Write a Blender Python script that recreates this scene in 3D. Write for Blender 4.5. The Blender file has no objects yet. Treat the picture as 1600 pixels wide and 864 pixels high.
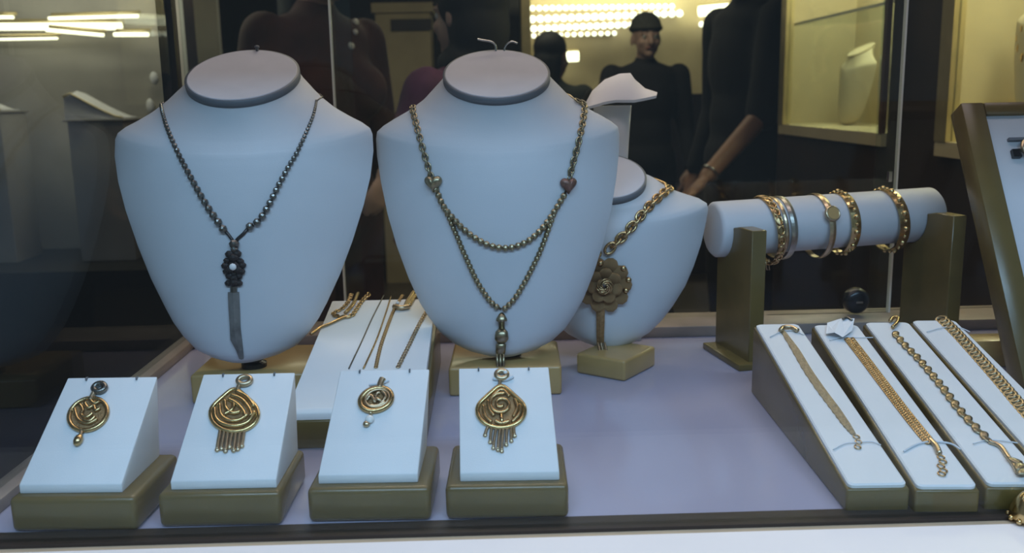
import bpy, bmesh, math, random
from mathutils import Vector, Matrix, Euler
from mathutils.bvhtree import BVHTree
random.seed(7)
R = math.radians
PI = math.pi
scene = bpy.context.scene
col = scene.collection

# ------------------------------------------------------------------ camera
F = 1450.0
CAM_LOC = Vector((0, 0, 0.28))
CAM_M = Matrix.Rotation(R(-1.18), 3, 'Z') @ Matrix.Rotation(R(90 - 11.0), 3, 'X') @ Matrix.Rotation(R(-1.1), 3, 'Z')
cam_d = bpy.data.cameras.new('camera')
cam_d.sensor_width = 36; cam_d.lens = 36 * F / 1600
cam_d.clip_start = 0.02; cam_d.clip_end = 50
cam_d.dof.use_dof = True; cam_d.dof.focus_distance = 0.78; cam_d.dof.aperture_fstop = 10.0
cam = bpy.data.objects.new('camera', cam_d); col.objects.link(cam)
cam.matrix_world = Matrix.Translation(CAM_LOC) @ CAM_M.to_4x4()
scene.camera = cam

# ------------------------------------------------------------------ world, lights, exposure
w = bpy.data.worlds.new('world'); scene.world = w; w.use_nodes = True
w.node_tree.nodes['Background'].inputs[0].default_value = (0.62, 0.78, 1.0, 1)
w.node_tree.nodes['Background'].inputs[1].default_value = 0.20
scene.view_settings.view_transform = 'Standard'; scene.view_settings.look = 'None'
scene.view_settings.gamma = 1.0; scene.view_settings.exposure = 0.0
scene.view_settings.use_curve_mapping = False
scene.cycles.use_denoising = True
scene.cycles.max_bounces = 8; scene.cycles.transparent_max_bounces = 16

def area(name, loc, rot, sx, sy, power, colr):
    l = bpy.data.lights.new(name, 'AREA'); l.shape = 'RECTANGLE'; l.size = sx; l.size_y = sy
    l.energy = power; l.color = colr
    o = bpy.data.objects.new(name, l); col.objects.link(o)
    o.location = loc; o.rotation_euler = rot
    return o
# cool tube lamp in the ceiling of the display window, warm ceiling lamps of the shop behind
area('window_lamp_light', (0.12, 0.86, 0.925), (R(0), 0, 0), 1.3, 0.10, 0.9, (1.0, 0.76, 0.80))
area('shopfront_lamp_light', (0.15, -0.30, 1.12), (R(35), 0, 0), 1.6, 0.26, 20.5, (0.46, 0.665, 1.0))
area('shop_lamp_light', (0.2, 1.75, 1.58), (R(-35), 0, 0), 1.2, 0.35, 15.0, (1.0, 0.74, 0.56))
area('shop_lamp_light', (0.0, 4.2, 1.58), (0, 0, 0), 1.6, 0.5, 14.0, (1.0, 0.80, 0.58))

# ------------------------------------------------------------------ pixels to places
def ray(px, py):
    return (CAM_M @ Vector(((px - 800) / F, -(py - 432) / F, -1.0))).normalized()
def on_z(px, py, z=0.0):
    d = ray(px, py); return CAM_LOC + d * ((z - CAM_LOC.z) / d.z)
def on_y(px, py, Y):
    d = ray(px, py); return CAM_LOC + d * ((Y - CAM_LOC.y) / d.y)
def on_x(px, py, X):
    d = ray(px, py); return CAM_LOC + d * ((X - CAM_LOC.x) / d.x)
def on_plane(px, py, p0, n):
    d = ray(px, py); return CAM_LOC + d * ((p0 - CAM_LOC).dot(n) / d.dot(n))

# ------------------------------------------------------------------ materials
MATS = {}
def mat(name, c, rough=0.5, metal=0.0, var=0.0, scale=40.0, bump=0.0, bscale=600.0, coat=0.0, emit=None, estr=0.0, sheen=0.0, spec=0.5):
    m = bpy.data.materials.new(name); m.use_nodes = True
    nt = m.node_tree; b = nt.nodes['Principled BSDF']
    b.inputs['Base Color'].default_value = (*c, 1); b.inputs['Roughness'].default_value = rough
    b.inputs['Metallic'].default_value = metal; b.inputs['Coat Weight'].default_value = coat
    b.inputs['Coat Roughness'].default_value = 0.15
    b.inputs['Sheen Weight'].default_value = sheen
    b.inputs['Specular IOR Level'].default_value = spec
    if emit:
        b.inputs['Emission Color'].default_value = (*emit, 1); b.inputs['Emission Strength'].default_value = estr
    tc = nt.nodes.new('ShaderNodeTexCoord')
    if var > 0:
        n = nt.nodes.new('ShaderNodeTexNoise'); n.inputs['Scale'].default_value = scale; n.inputs['Detail'].default_value = 4
        nt.links.new(tc.outputs['Object'], n.inputs['Vector'])
        r = nt.nodes.new('ShaderNodeValToRGB')
        r.color_ramp.elements[0].position = 0.3; r.color_ramp.elements[1].position = 0.7
        r.color_ramp.elements[0].color = tuple(max(0, x * (1 - var)) for x in c) + (1,)
        r.color_ramp.elements[1].color = tuple(min(1, x * (1 + var)) for x in c) + (1,)
        nt.links.new(n.outputs['Fac'], r.inputs['Fac']); nt.links.new(r.outputs['Color'], b.inputs['Base Color'])
    if bump > 0:
        n2 = nt.nodes.new('ShaderNodeTexNoise'); n2.inputs['Scale'].default_value = bscale; n2.inputs['Detail'].default_value = 3
        nt.links.new(tc.outputs['Object'], n2.inputs['Vector'])
        bp = nt.nodes.new('ShaderNodeBump'); bp.inputs['Strength'].default_value = bump; bp.inputs['Distance'].default_value = 0.002
        nt.links.new(n2.outputs['Fac'], bp.inputs['Height']); nt.links.new(bp.outputs['Normal'], b.inputs['Normal'])
    MATS[name] = m
    return m
def glass_mat(name, tint=(0.93, 0.97, 0.96), f0=0.03, f1=0.6):
    m = bpy.data.materials.new(name); m.use_nodes = True; nt = m.node_tree
    nt.nodes.remove(nt.nodes['Principled BSDF'])
    out = nt.nodes['Material Output']
    t = nt.nodes.new('ShaderNodeBsdfTransparent'); t.inputs[0].default_value = (*tint, 1)
    g = nt.nodes.new('ShaderNodeBsdfGlossy'); g.inputs['Roughness'].default_value = 0.015
    lw = nt.nodes.new('ShaderNodeLayerWeight'); lw.inputs['Blend'].default_value = 0.5
    p = nt.nodes.new('ShaderNodeMath'); p.operation = 'POWER'; p.inputs[1].default_value = 4.0
    mr = nt.nodes.new('ShaderNodeMapRange'); mr.inputs['To Min'].default_value = f0; mr.inputs['To Max'].default_value = f1
    mx = nt.nodes.new('ShaderNodeMixShader')
    nt.links.new(lw.outputs['Facing'], p.inputs[0]); nt.links.new(p.outputs[0], mr.inputs['Value'])
    nt.links.new(mr.outputs[0], mx.inputs[0]); nt.links.new(t.outputs[0], mx.inputs[1]); nt.links.new(g.outputs[0], mx.inputs[2])
    nt.links.new(mx.outputs[0], out.inputs[0])
    MATS[name] = m
    return m
mat('bust_white', (0.56, 0.57, 0.60), 0.55, var=0.03, scale=14, bump=0.06, bscale=900)
mat('pad_white', (0.73, 0.74, 0.76), 0.6, var=0.02, scale=30, bump=0.08, bscale=1200)
mat('wing_white', (0.92, 0.90, 0.92), 0.5, var=0.02, scale=20)
mat('ramp_white', (0.80, 0.80, 0.80), 0.6, var=0.02, scale=30, bump=0.08, bscale=1200)
mat('neck_cap_grey', (0.53, 0.53, 0.58), 0.8, var=0.05, scale=30, bump=0.1, bscale=900)  # neck disc, toned slightly darker than the bust form
mat('rim_grey', (0.13, 0.14, 0.16), 0.45)
mat('olive', (0.135, 0.092, 0.028), 0.27, var=0.14, scale=22, bump=0.015, bscale=300, spec=0.5)
mat('olive_gold', (0.42, 0.27, 0.10), 0.36, var=0.14, scale=20, coat=0.3)
mat('shelf', (0.40, 0.38, 0.50), 0.13, var=0.05, scale=5, coat=0.25)
mat('rail_dark', (0.034, 0.025, 0.020), 0.4, var=0.2, scale=12)
mat('bead_beige', (0.50, 0.38, 0.24), 0.4, var=0.1, scale=20)
mat('rail_wood', (0.26, 0.20, 0.17), 0.4, var=0.2, scale=25)
mat('sill', (0.92, 0.84, 0.76), 0.4, var=0.02, scale=6)
mat('black_plastic', (0.012, 0.012, 0.013), 0.25)
mat('post_black', (0.014, 0.013, 0.012), 0.4)
mat('gold', (0.52, 0.365, 0.18), 0.25, 1.0, var=0.1, scale=300)
mat('gold_bright', (0.62, 0.45, 0.21), 0.20, 1.0, var=0.1, scale=200)
mat('gold_pale', (0.55, 0.43, 0.28), 0.30, 1.0, var=0.12, scale=300)
mat('gold_matte', (0.36, 0.22, 0.10), 0.5, 0.7, var=0.2, scale=300, bump=0.5, bscale=900)
mat('gold_mesh', (0.46, 0.37, 0.24), 0.48, 0.7, var=0.2, scale=500, bump=0.6, bscale=1500)
mat('gold_dull', (0.36, 0.30, 0.19), 0.34, 1.0, var=0.15, scale=300)
mat('pewter', (0.20, 0.19, 0.17), 0.30, 1.0, var=0.2, scale=300)
mat('pewter_dark', (0.060, 0.052, 0.050), 0.38, 0.8, var=0.3, scale=400)
mat('silver_dull', (0.42, 0.39, 0.34), 0.32, 1.0, var=0.1, scale=200)
mat('steel', (0.55, 0.55, 0.55), 0.25, 1.0)
mat('tassel_grey', (0.20, 0.19, 0.18), 0.5, 0.5, var=0.25, scale=120)
mat('rose', (0.20, 0.11, 0.085), 0.45, 0.6, var=0.2, scale=300)
mat('pearl', (0.75, 0.74, 0.72), 0.2)
mat('paper', (0.78, 0.80, 0.84), 0.7)
mat('thread', (0.62, 0.66, 0.72), 0.6)
mat('glass_edge', (0.85, 0.82, 0.72), 0.15, var=0.02, scale=8, spec=0.8)
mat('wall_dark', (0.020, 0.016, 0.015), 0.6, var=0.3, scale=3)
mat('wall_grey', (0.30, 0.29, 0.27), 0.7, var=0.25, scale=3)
mat('cabinet_black', (0.010, 0.010, 0.010), 0.45)
mat('wood_dark', (0.030, 0.017, 0.012), 0.4, var=0.3, scale=8)
mat('wood_red', (0.10, 0.045, 0.025), 0.4, var=0.25, scale=8)
mat('cream', (0.56, 0.47, 0.29), 0.6, var=0.12, scale=4)
mat('cream_bust', (0.62, 0.53, 0.36), 0.6, var=0.04, scale=10)
mat('brass', (0.62, 0.52, 0.28), 0.35, 0.7, var=0.1, scale=20)
mat('led_warm', (1, 0.9, 0.7), 0.5, emit=(1.0, 0.88, 0.62), estr=3.4)
mat('led_dot', (1, 0.95, 0.85), 0.5, emit=(1.0, 0.90, 0.72), estr=3.2)
mat('led_inner', (1, 1, 1), 0.5, emit=(1.0, 0.82, 0.84), estr=3.0)
mat('floor_tile', (0.12, 0.10, 0.085), 0.3, var=0.15, scale=2)
mat('ceiling_paint', (0.30, 0.27, 0.23), 0.8, var=0.05, scale=2)
mat('skin', (0.33, 0.17, 0.11), 0.55, var=0.06, scale=20)
mat('skin_light', (0.46, 0.30, 0.24), 0.55, var=0.06, scale=20)
mat('cloth_maroon', (0.050, 0.016, 0.015), 0.85, var=0.4, scale=9)
mat('cloth_purple', (0.095, 0.030, 0.080), 0.8, var=0.35, scale=10)
mat('cloth_black', (0.012, 0.012, 0.015), 0.9, var=0.25, scale=10)
mat('cloth_navy', (0.015, 0.016, 0.026), 0.9, var=0.3, scale=10)
mat('cloth_green', (0.022, 0.027, 0.022), 0.9, var=0.3, scale=10)
mat('hair_black', (0.008, 0.008, 0.010), 0.7)
mat('beanie_grey', (0.055, 0.055, 0.045), 0.95, var=0.2, scale=40)
mat('eye_dark', (0.02, 0.015, 0.012), 0.2)
mat('eye_white', (0.6, 0.58, 0.55), 0.25)
mat('lips', (0.30, 0.12, 0.10), 0.5)
glass_mat('glass', f0=0.022, f1=0.55)
glass_mat('glass_side', tint=(0.86, 0.88, 0.87), f0=0.025, f1=0.28)

# ------------------------------------------------------------------ mesh building
class MB:
    def __init__(s): s.v = []; s.f = []
    def add(s, vs, fs):
        o = len(s.v); s.v += [tuple(v) for v in vs]; s.f += [tuple(i + o for i in f) for f in fs]; return s
    def box(s, x0, x1, y0, y1, z0, z1):
        return s.add([(x, y, z) for z in (z0, z1) for y in (y0, y1) for x in (x0, x1)],
                     [(0, 2, 3, 1), (4, 5, 7, 6), (0, 1, 5, 4), (1, 3, 7, 5), (3, 2, 6, 7), (2, 0, 4, 6)])
    def tube(s, pts, rad, n=8, closed=False, up=None, flat=1.0):
        pts = [Vector(p) for p in pts]; N = len(pts)
        rr = rad if isinstance(rad, (list, tuple)) else [rad] * N
        vs, fs = [], []
        prev = None
        for i, p in enumerate(pts):
            a = pts[(i - 1) % N] if (closed or i > 0) else p
            b = pts[(i + 1) % N] if (closed or i < N - 1) else p
            t = (b - a)
            t = t.normalized() if t.length > 1e-12 else Vector((0, 0, 1))
            ref = Vector(up) if up is not None else (prev if prev is not None else (Vector((0, 0, 1)) if abs(t.z) < .9 else Vector((1, 0, 0))))
            u = ref - t * ref.dot(t)
            if u.length < 1e-6: u = t.orthogonal()
            u.normalize(); w_ = t.cross(u); prev = u
            for k in range(n):
                an = 2 * PI * k / n
                vs.append(p + u * (math.cos(an) * rr[i] * flat) + w_ * (math.sin(an) * rr[i]))
        M = N if closed else N - 1
        for i in range(M):
            for k in range(n):
                a = i * n + k; b = i * n + (k + 1) % n
                c = ((i + 1) % N) * n + (k + 1) % n; d = ((i + 1) % N) * n + k
                fs.append((a, b, c, d))
        if not closed:
            fs.append(tuple(reversed(range(n)))); fs.append(tuple((N - 1) * n + k for k in range(n)))
        return s.add(vs, fs)
    def ellipsoid(s, c, r, seg=12, rings=8, rot=None):
        vs = []; fs = []
        c = Vector(c); r = r if isinstance(r, (list, tuple)) else (r, r, r)
        rot = rot or Matrix.Identity(3)
        vs.append(c + rot @ Vector((0, 0, -r[2])))
        for i in range(1, rings):
            th = -PI / 2 + PI * i / rings
            for k in range(seg):
                ph = 2 * PI * k / seg
                vs.append(c + rot @ Vector((r[0] * math.cos(th) * math.cos(ph), r[1] * math.cos(th) * math.sin(ph), r[2] * math.sin(th))))
        vs.append(c + rot @ Vector((0, 0, r[2])))
        for k in range(seg): fs.append((0, 1 + (k + 1) % seg, 1 + k))
        for i in range(rings - 2):
            for k in range(seg):
                a = 1 + i * seg + k; b = 1 + i * seg + (k + 1) % seg
                fs.append((a, b, b + seg, a + seg))
        top = len(vs) - 1; o = 1 + (rings - 2) * seg
        for k in range(seg): fs.append((top, o + k, o + (k + 1) % seg))
        return s.add(vs, fs)
    def capsule(s, a, b, ra, rb, n=12):
        a = Vector(a); b = Vector(b); d = (b - a).normalized()
        pts, rr = [], []
        for t in (-90, -60, -30): pts.append(a + d * (ra * math.sin(R(t)))); rr.append(max(ra * math.cos(R(t)), 1e-4))
        pts.append(a); rr.append(ra); pts.append(b); rr.append(rb)
        for t in (30, 60, 90): pts.append(b + d * (rb * math.sin(R(t)))); rr.append(max(rb * math.cos(R(t)), 1e-4))
        return s.tube(pts, rr, n)
    def loft(s, loops, cap0=True, cap1=True):
        n = len(loops[0]); vs = [p for l in loops for p in l]; fs = []
        for i in range(len(loops) - 1):
            for k in range(n):
                a = i * n + k; b = i * n + (k + 1) % n
                fs.append((a, b, b + n, a + n))
        if cap0: fs.append(tuple(reversed(range(n))))
        if cap1: fs.append(tuple((len(loops) - 1) * n + k for k in range(n)))
        return s.add(vs, fs)
    def prism(s, poly, x0, x1):          # poly in (y,z), extruded along x
        n = len(poly)
        vs = [(x0, p[0], p[1]) for p in poly] + [(x1, p[0], p[1]) for p in poly]
        fs = [tuple(range(n)), tuple(reversed(range(n, 2 * n)))] + [(i, i + n, (i + 1) % n + n, (i + 1) % n) for i in range(n)]
        return s.add(vs, fs)
    def mesh(s, name, m, smooth=False, bevel=0.0, seg=2, angle=30):
        me = bpy.data.meshes.new(name)
        bm = bmesh.new()
        bv = [bm.verts.new(v) for v in s.v]
        for f in s.f:
            try: bm.faces.new([bv[i] for i in f])
            except ValueError: pass
        bmesh.ops.recalc_face_normals(bm, faces=bm.faces)
        if bevel > 0:
            es = [e for e in bm.edges if len(e.link_faces) == 2 and e.calc_face_angle(0) > R(angle)]
            bmesh.ops.bevel(bm, geom=es, offset=bevel, segments=seg, profile=0.5, affect='EDGES')
            bmesh.ops.recalc_face_normals(bm, faces=bm.faces)
        bm.to_mesh(me); bm.free()
        if smooth or bevel > 0:
            me.polygons.foreach_set('use_smooth', [True] * len(me.polygons))
            if bevel > 0: me.set_sharp_from_angle(angle=R(40))
        me.materials.append(MATS[m] if isinstance(m, str) else m)
        return me
    def build(s, name, m, parent=None, smooth=False, bevel=0.0, seg=2, angle=30, loc=None):
        o = bpy.data.objects.new(name, s.mesh(name, m, smooth, bevel, seg, angle)); col.objects.link(o)
        if parent: o.parent = parent
        if loc is not None: o.location = loc
        return o
def link(name, me, parent=None, loc=None, rot=None, scale=None):
    o = bpy.data.objects.new(name, me); col.objects.link(o)
    if parent: o.parent = parent
    if loc is not None: o.location = loc
    if rot is not None: o.rotation_euler = rot
    if scale is not None: o.scale = scale if hasattr(scale, '__len__') else (scale,) * 3
    return o
def empty(name, loc=(0, 0, 0), rz=0.0):
    o = bpy.data.objects.new(name, None); col.objects.link(o); o.empty_display_size = 0.02
    o.location = loc; o.rotation_euler = (0, 0, rz); return o
def tag(o, label, cat, group=None):
    o['label'] = label; o['category'] = cat
    if group: o['group'] = group
    return o
def struct(o): o['kind'] = 'structure'; return o
def world_to(o): # parent matrix inverse for world-space children of an unscaled empty
    return (Matrix.Translation(o.location) @ o.rotation_euler.to_matrix().to_4x4()).inverted()

def resample(pts, step):
    pts = [Vector(p) for p in pts]; out = [pts[0].copy()]; acc = 0.0
    for a, b in zip(pts, pts[1:]):
        L = (b - a).length; t = 0.0
        while L > 0 and acc + (L - t) >= step:
            t += step - acc; out.append(a.lerp(b, t / L)); acc = 0.0
        acc += L - t
    return out
def spline(pts, sub=8):
    P = [Vector(p) for p in pts]
    if len(P) < 3: return P
    out = []
    for i in range(len(P) - 1):
        p0 = P[max(i - 1, 0)]; p1 = P[i]; p2 = P[i + 1]; p3 = P[min(i + 2, len(P) - 1)]
        for k in range(sub):
            t = k / sub
            out.append(0.5 * ((2 * p1) + (-p0 + p2) * t + (2 * p0 - 5 * p1 + 4 * p2 - p3) * t * t + (-p0 + 3 * p1 - 3 * p2 + p3) * t ** 3))
    out.append(P[-1]); return out

# ------------------------------------------------------------------ the display window (setting)
XL, XR = -0.352, 0.80
YF, YB = 0.5815, 1.085
ZC = 0.95
struct(MB().box(XL, XR, YF, YB + 0.03, -0.03, 0).build('floor_display_shelf', 'shelf'))
struct(MB().box(-0.60, 1.0, 0.5625, YF, -0.03, 0.0015).build('trim_1_front_rail', 'rail_dark'))
struct(MB().box(-0.60, 1.0, 0.5575, 0.5625, -0.03, -0.001).build('trim_2_front_bead', 'bead_beige'))
struct(MB().box(-0.70, 1.1, 0.40, 0.5575, -0.04, -0.001).build('trim_3_outer_sill', 'sill'))
struct(MB().box(-0.70, 1.1, 0.40, 0.5575, -0.95, -0.04).build('wall_under_sill', 'sill'))
# back rail (low, wooden) and left rail
struct(MB().box(XL, XR, YB - 0.040, YB + 0.03, 0, 0.013).build('trim_4_back_rail', 'rail_wood', bevel=0.002))
lr = struct(MB().box(XL - 0.016, XL + 0.004, YF, YB, 0, 0.010).build('trim_5_side_rail', 'rail_wood', bevel=0.002))
# window ceiling with the lamp housing
struct(MB().box(XL - 0.2, 1.0, 0.56, YB + 0.03, ZC, ZC + 0.03).build('ceiling_display', 'ceiling_paint'))
lamp = empty('window_lamp', (0.12, 0.86, ZC)); tag(lamp, 'long warm white tube lamp under the display ceiling above the busts', 'lamp')
h = MB().box(-0.68, 0.68, -0.062, 0.062, -0.012, 0.0).build('housing', 'rim_grey', lamp)
MB().box(-0.67, 0.67, -0.054, 0.054, -0.015, -0.012).build('diffuser', 'led_inner', lamp)
canopy = empty('shopfront_lamp', (0.15, -0.305, 1.127)); canopy.rotation_euler = (R(35), 0, 0); tag(canopy, 'long cool ceiling lamp over the walkway in front of the window', 'lamp')
MB().box(-0.84, 0.84, -0.17, 0.17, 0.003, 0.03).build('housing', 'rim_grey', canopy)
MB().box(-0.86, -0.84, -0.17, 0.17, -0.01, 0.03).build('end_cap', 'rim_grey', canopy); MB().box(0.84, 0.86, -0.17, 0.17, -0.01, 0.03).build('end_cap', 'rim_grey', canopy)
# panes
struct(MB().box(-0.60, 1.0, 0.567, 0.573, 0.0015, 0.505).build('window_1', 'glass'))
struct(MB().box(XL - 0.012, XL - 0.006, 0.574, YB, 0.010, ZC).build('window_2', 'glass_side'))
struct(MB().box(-0.70, 1.1, 0.555, 0.585, 0.505, ZC).build('wall_added_shade_board', 'wood_dark'))  # unseen board, added to shade the upper busts from the outside lamp
post = struct(MB().box(XL - 0.020, XL - 0.002, YB + 0.004, YB + 0.020, 0.0, ZC).build('trim_6_corner_post', 'post_black', bevel=0.001))
# sliding glass doors at the back
e1 = on_y(515, 10, YB).x; e2 = on_y(1413, 100, YB).x
doors = []
for i, (a, b, y) in enumerate(((XL + 0.002, e1 + 0.02, YB + 0.016), (e1, e2, YB + 0.004), (e2 - 0.02, XR, YB + 0.016))):
    d = struct(MB().box(a, b, y, y + 0.005, 0.013, ZC).build('door_%d' % (i + 1), 'glass')); doors.append(d)
MB().box(e1 - 0.0022, e1, YB + 0.003, YB + 0.010, 0.012, ZC).build('polished_edge', 'glass_edge', doors[1])
MB().box(e2, e2 + 0.0022, YB + 0.003, YB + 0.010, 0.012, ZC).build('polished_edge', 'glass_edge', doors[1])
# lock knob on the middle door
lc = on_y(1342, 472, YB - 0.012)
mb = MB(); prof = [(0.0, 0.013), (0.002, 0.0155), (0.010, 0.0155), (0.014, 0.013), (0.016, 0.010)]
mb.loft([[(lc.x + r * math.cos(2 * PI * k / 28), YB + 0.004 - d, lc.z + r * math.sin(2 * PI * k / 28)) for k in range(28)] for d, r in prof])
lk = mb.build('lock', 'black_plastic', doors[1], smooth=True, bevel=0)
MB().box(lc.x - 0.004, lc.x + 0.004, YB - 0.0145, YB - 0.0118, lc.z - 0.0012, lc.z + 0.0012).build('keyhole', 'steel', lk)
# small metal catch beside the right door edge
cp = on_y(1391, 276, YB)
MB().box(cp.x - 0.002, cp.x + 0.002, YB - 0.001, YB + 0.005, cp.z - 0.006, cp.z + 0.006).build('catch', 'steel', doors[1])

# ------------------------------------------------------------------ busts
class Bust: pass
def make_bust_sections(cx, Y0, prof, lean, disc_py, depth=1.0, seg=48, top_tilt=28.0, shoulder_py=212, rz=0.0):
    """prof: (pixel y, half width in pixels) from the bottom to the neck; gives sections in metres about the base point"""
    base = on_y(cx[0], prof[0][0], Y0)
    z0 = base.z; ztop = on_y(cx[1], disc_py, Y0 + lean).z
    secs = []
    for py, hp in prof:
        f = (prof[0][0] - py) / (prof[0][0] - disc_py)
        Y = Y0 + lean * f
        px = cx[0] + (cx[1] - cx[0]) * f
        p = on_y(px, py, Y)
        a = hp * (p - CAM_LOC).dot(CAM_M @ Vector((0, 0, -1))) / F
        secs.append([p.x - base.x, Y - Y0, p.z - z0, a, py])
    rn = secs[-1][3]; H = secs[-1][2]
    amax = max(s_[3] for s_ in secs)
    out = []
    for sx, sy, sz, a, py in secs:
        q = max(0.0, min(1.0, (shoulder_py - py) / (shoulder_py - disc_py)))
        tilt = R(top_tilt) * (q * q * (3 - 2 * q))
        body_f = min(1.0, (a / amax) ** 0.45) * 0.047 * depth
        body_b = min(1.0, (a / amax) ** 0.7) * 0.008
        k = q * q * (3 - 2 * q); kb = q ** 4
        out.append((sx, sy, sz, a, body_f * (1 - k) + rn * k, body_b * (1 - kb) + rn * kb, tilt, (1.25 + 0.95 * min(1.0, max(0.0, a / amax)) ** 3) * (1 - k) + k))
    # the short straight collar that carries the grey rim
    l_ = out[-1]; t_ = l_[6]
    out.append((l_[0], l_[1] - math.sin(t_) * 0.006, l_[2] + math.cos(t_) * 0.006) + l_[3:])
    return base, out
def sec_point(s_, ph, off=0.0):
    sx, sy, sz, a, bf, bb, t, pw_ = s_
    b = bf if math.sin(ph) > 0 else bb
    sn = math.sin(ph); v = (b + off) * math.copysign(abs(sn) ** pw_, sn)
    return Vector((sx + (a + off) * math.cos(ph), sy - v * math.cos(t), sz - v * math.sin(t)))
def bust_mesh(secs, name, m, seg=56):
    mb = MB(); fine = []
    for i in range(len(secs) - 1):
        for k in range(3):
            t = k / 3
            fine.append(tuple(x + (y - x) * t for x, y in zip(secs[i], secs[i + 1])))
    fine.append(secs[-1])
    loops = [[sec_point(s_, 2 * PI * k / seg) for k in range(seg)] for s_ in fine]
    n_ = len(loops)
    for _ in range(14):           # soften the depth profile along the height; the outline stays
        ys = [[p.y for p in l] for l in loops]
        for i in range(2, n_ - 7):
            for k in range(seg):
                loops[i][k].y = 0.25 * ys[i - 1][k] + 0.5 * ys[i][k] + 0.25 * ys[i + 1][k]
    mb.loft(loops)
    me = mb.mesh(name, m, smooth=True); me.set_sharp_from_angle(angle=R(45))
    return me
def neck_rim(secs, seg=56, h_=0.0062, off=0.0010):
    s_ = secs[-1]; t = s_[6]; up = Vector((0, math.sin(t) * -1, math.cos(t)))
    up = Vector((0, -math.sin(t), math.cos(t)))
    # the disc normal: front edge is lower, so the normal leans to the viewer
    loops = []
    for off_, d in ((-0.001, -h_), (off, -h_), (off, 0.0003), (-0.0012, 0.0006)):
        loops.append([sec_point(s_, 2 * PI * k / seg, off_) + up * d for k in range(seg)])
    return MB().loft(loops, False, False)
def make_bust(name, label, cx, Y0, prof, lean, disc_py, shoulder_py, depth=1.0, mtl='bust_white'):
    base, secs = make_bust_sections(cx, Y0, prof, lean, disc_py, depth, shoulder_py=shoulder_py)
    root = empty(name, base); tag(root, label, 'display bust', 'white necklace busts on wooden blocks')
    form = link('bust_form', bust_mesh(secs, 'bust_form', mtl), root)
    neck_rim(secs).build('neck_rim', 'rim_grey', root, smooth=True)
    s_ = secs[-1]; t_ = s_[6]; up_ = Vector((0, -math.sin(t_), math.cos(t_)))
    MB().loft([[sec_point(s_, 2 * PI * k / 56, -0.0012 - q) + up_ * d for k in range(56)] for q, d in ((0, 0.0001), (0, 0.0008), (0.0008, 0.0013))]).build('neck_cap', 'neck_cap_grey', root, smooth=False)
    B = Bust(); B.root = root; B.secs = secs; B.base = base
    me = form.data
    B.bvh = BVHTree.FromPolygons([v.co + base for v in me.vertices], [p.vertices[:] for p in me.polygons])
    return B
prof1 = [(561, 12), (558, 34), (552, 56), (541, 79), (521, 98), (500, 113), (476, 126), (432, 147), (380, 167), (324, 185), (280, 196), (240, 201), (214, 200), (204, 196), (195, 184), (186, 166), (173, 143), (158, 122), (143, 105), (134, 94), (126, 86)]
prof2 = [(552, 14), (549, 34), (543, 58), (533, 78), (515, 99), (492, 115), (470, 128), (430, 145), (380, 162), (330, 175), (280, 184), (240, 189), (214, 190), (202, 188), (193, 178), (184, 163), (172, 140), (157, 117), (142, 101), (132, 90), (124, 82)]
prof3 = [(541, 10), (538, 26), (531, 44), (520, 64), (503, 83), (480, 102), (450, 122), (420, 136), (385, 149), (350, 158), (330, 162), (321, 160), (314, 149), (309, 132), (304, 115), (298, 101), (290, 87), (288, 74), (283, 64)]
bust1 = make_bust('necklace_bust', 'large white bust at the left wearing the dark beaded necklace', (385, 381), 0.865, prof1, 0.040, 126, 330)
bust2 = make_bust('necklace_bust', 'large white bust in the middle wearing the two strand necklace with hearts', (786, 776), 0.885, prof2, 0.035, 124, 330)
bust3 = make_bust('necklace_bust', 'short white bust half hidden behind the middle bust, with flower necklace', (952, 944), 0.957, prof3, 0.012, 283, 400, depth=0.85)

def hook(bust, kind):
    s_ = bust.secs[-1]; t = s_[6]
    top = sec_point(s_, -PI / 2, -0.004)
    mb = MB()
    if kind == 'twin':
        mb.tube(spline([top + Vector((0, 0, -0.003)), top + Vector((0, 0, 0.006)), top + Vector((-0.004, -0.001, 0.010)), top + Vector((-0.014, -0.002, 0.012)), top + Vector((-0.018, -0.002, 0.013))]), 0.0011, 6)
        mb.tube(spline([top + Vector((0.008, 0, -0.003)), top + Vector((0.010, 0, 0.006)), top + Vector((0.016, -0.001, 0.010)), top + Vector((0.022, -0.002, 0.008))]), 0.0010, 6)
        mb.build('hook', 'steel', bust.root, smooth=True)
    else:
        mb.tube([top + Vector((0.005, 0, -0.004)), top + Vector((0.005, 0, 0.004))], 0.0015, 8)
        mb.ellipsoid(top + Vector((0.005, 0, 0.005)), (0.0026, 0.0026, 0.0018))
        mb.build('hook', 'rim_grey', bust.root, smooth=True)
hook(bust1, 'peg'); hook(bust2, 'twin')

# wooden blocks carrying the busts
def block(label, fl, fr, depth, h_, m='olive_gold', py_bias=0):
    a = on_z(*fl); b = on_z(*fr); d = (b - a); rz = math.atan2(d.y, d.x); wd = d.length
    root = MB().box(-wd / 2, wd / 2, 0, depth, 0, h_).build('bust_block', m, bevel=0.003, seg=3)
    root.location = (a + b) / 2; root.rotation_euler = (0, 0, rz)
    tag(root, label, 'block', 'wooden blocks under the busts'); return root
b1 = block('gold brown wooden block under the large left bust', (300, 632), (484, 628), 0.105, 0.0285)
b2 = block('gold brown wooden block under the bust with the heart necklace', (702, 620), (878, 617), 0.095, 0.0285)
b3 = block('small turned gold brown block under the short bust by the bracelet roll', (900, 583), (976, 597), 0.066, 0.0215)
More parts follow.
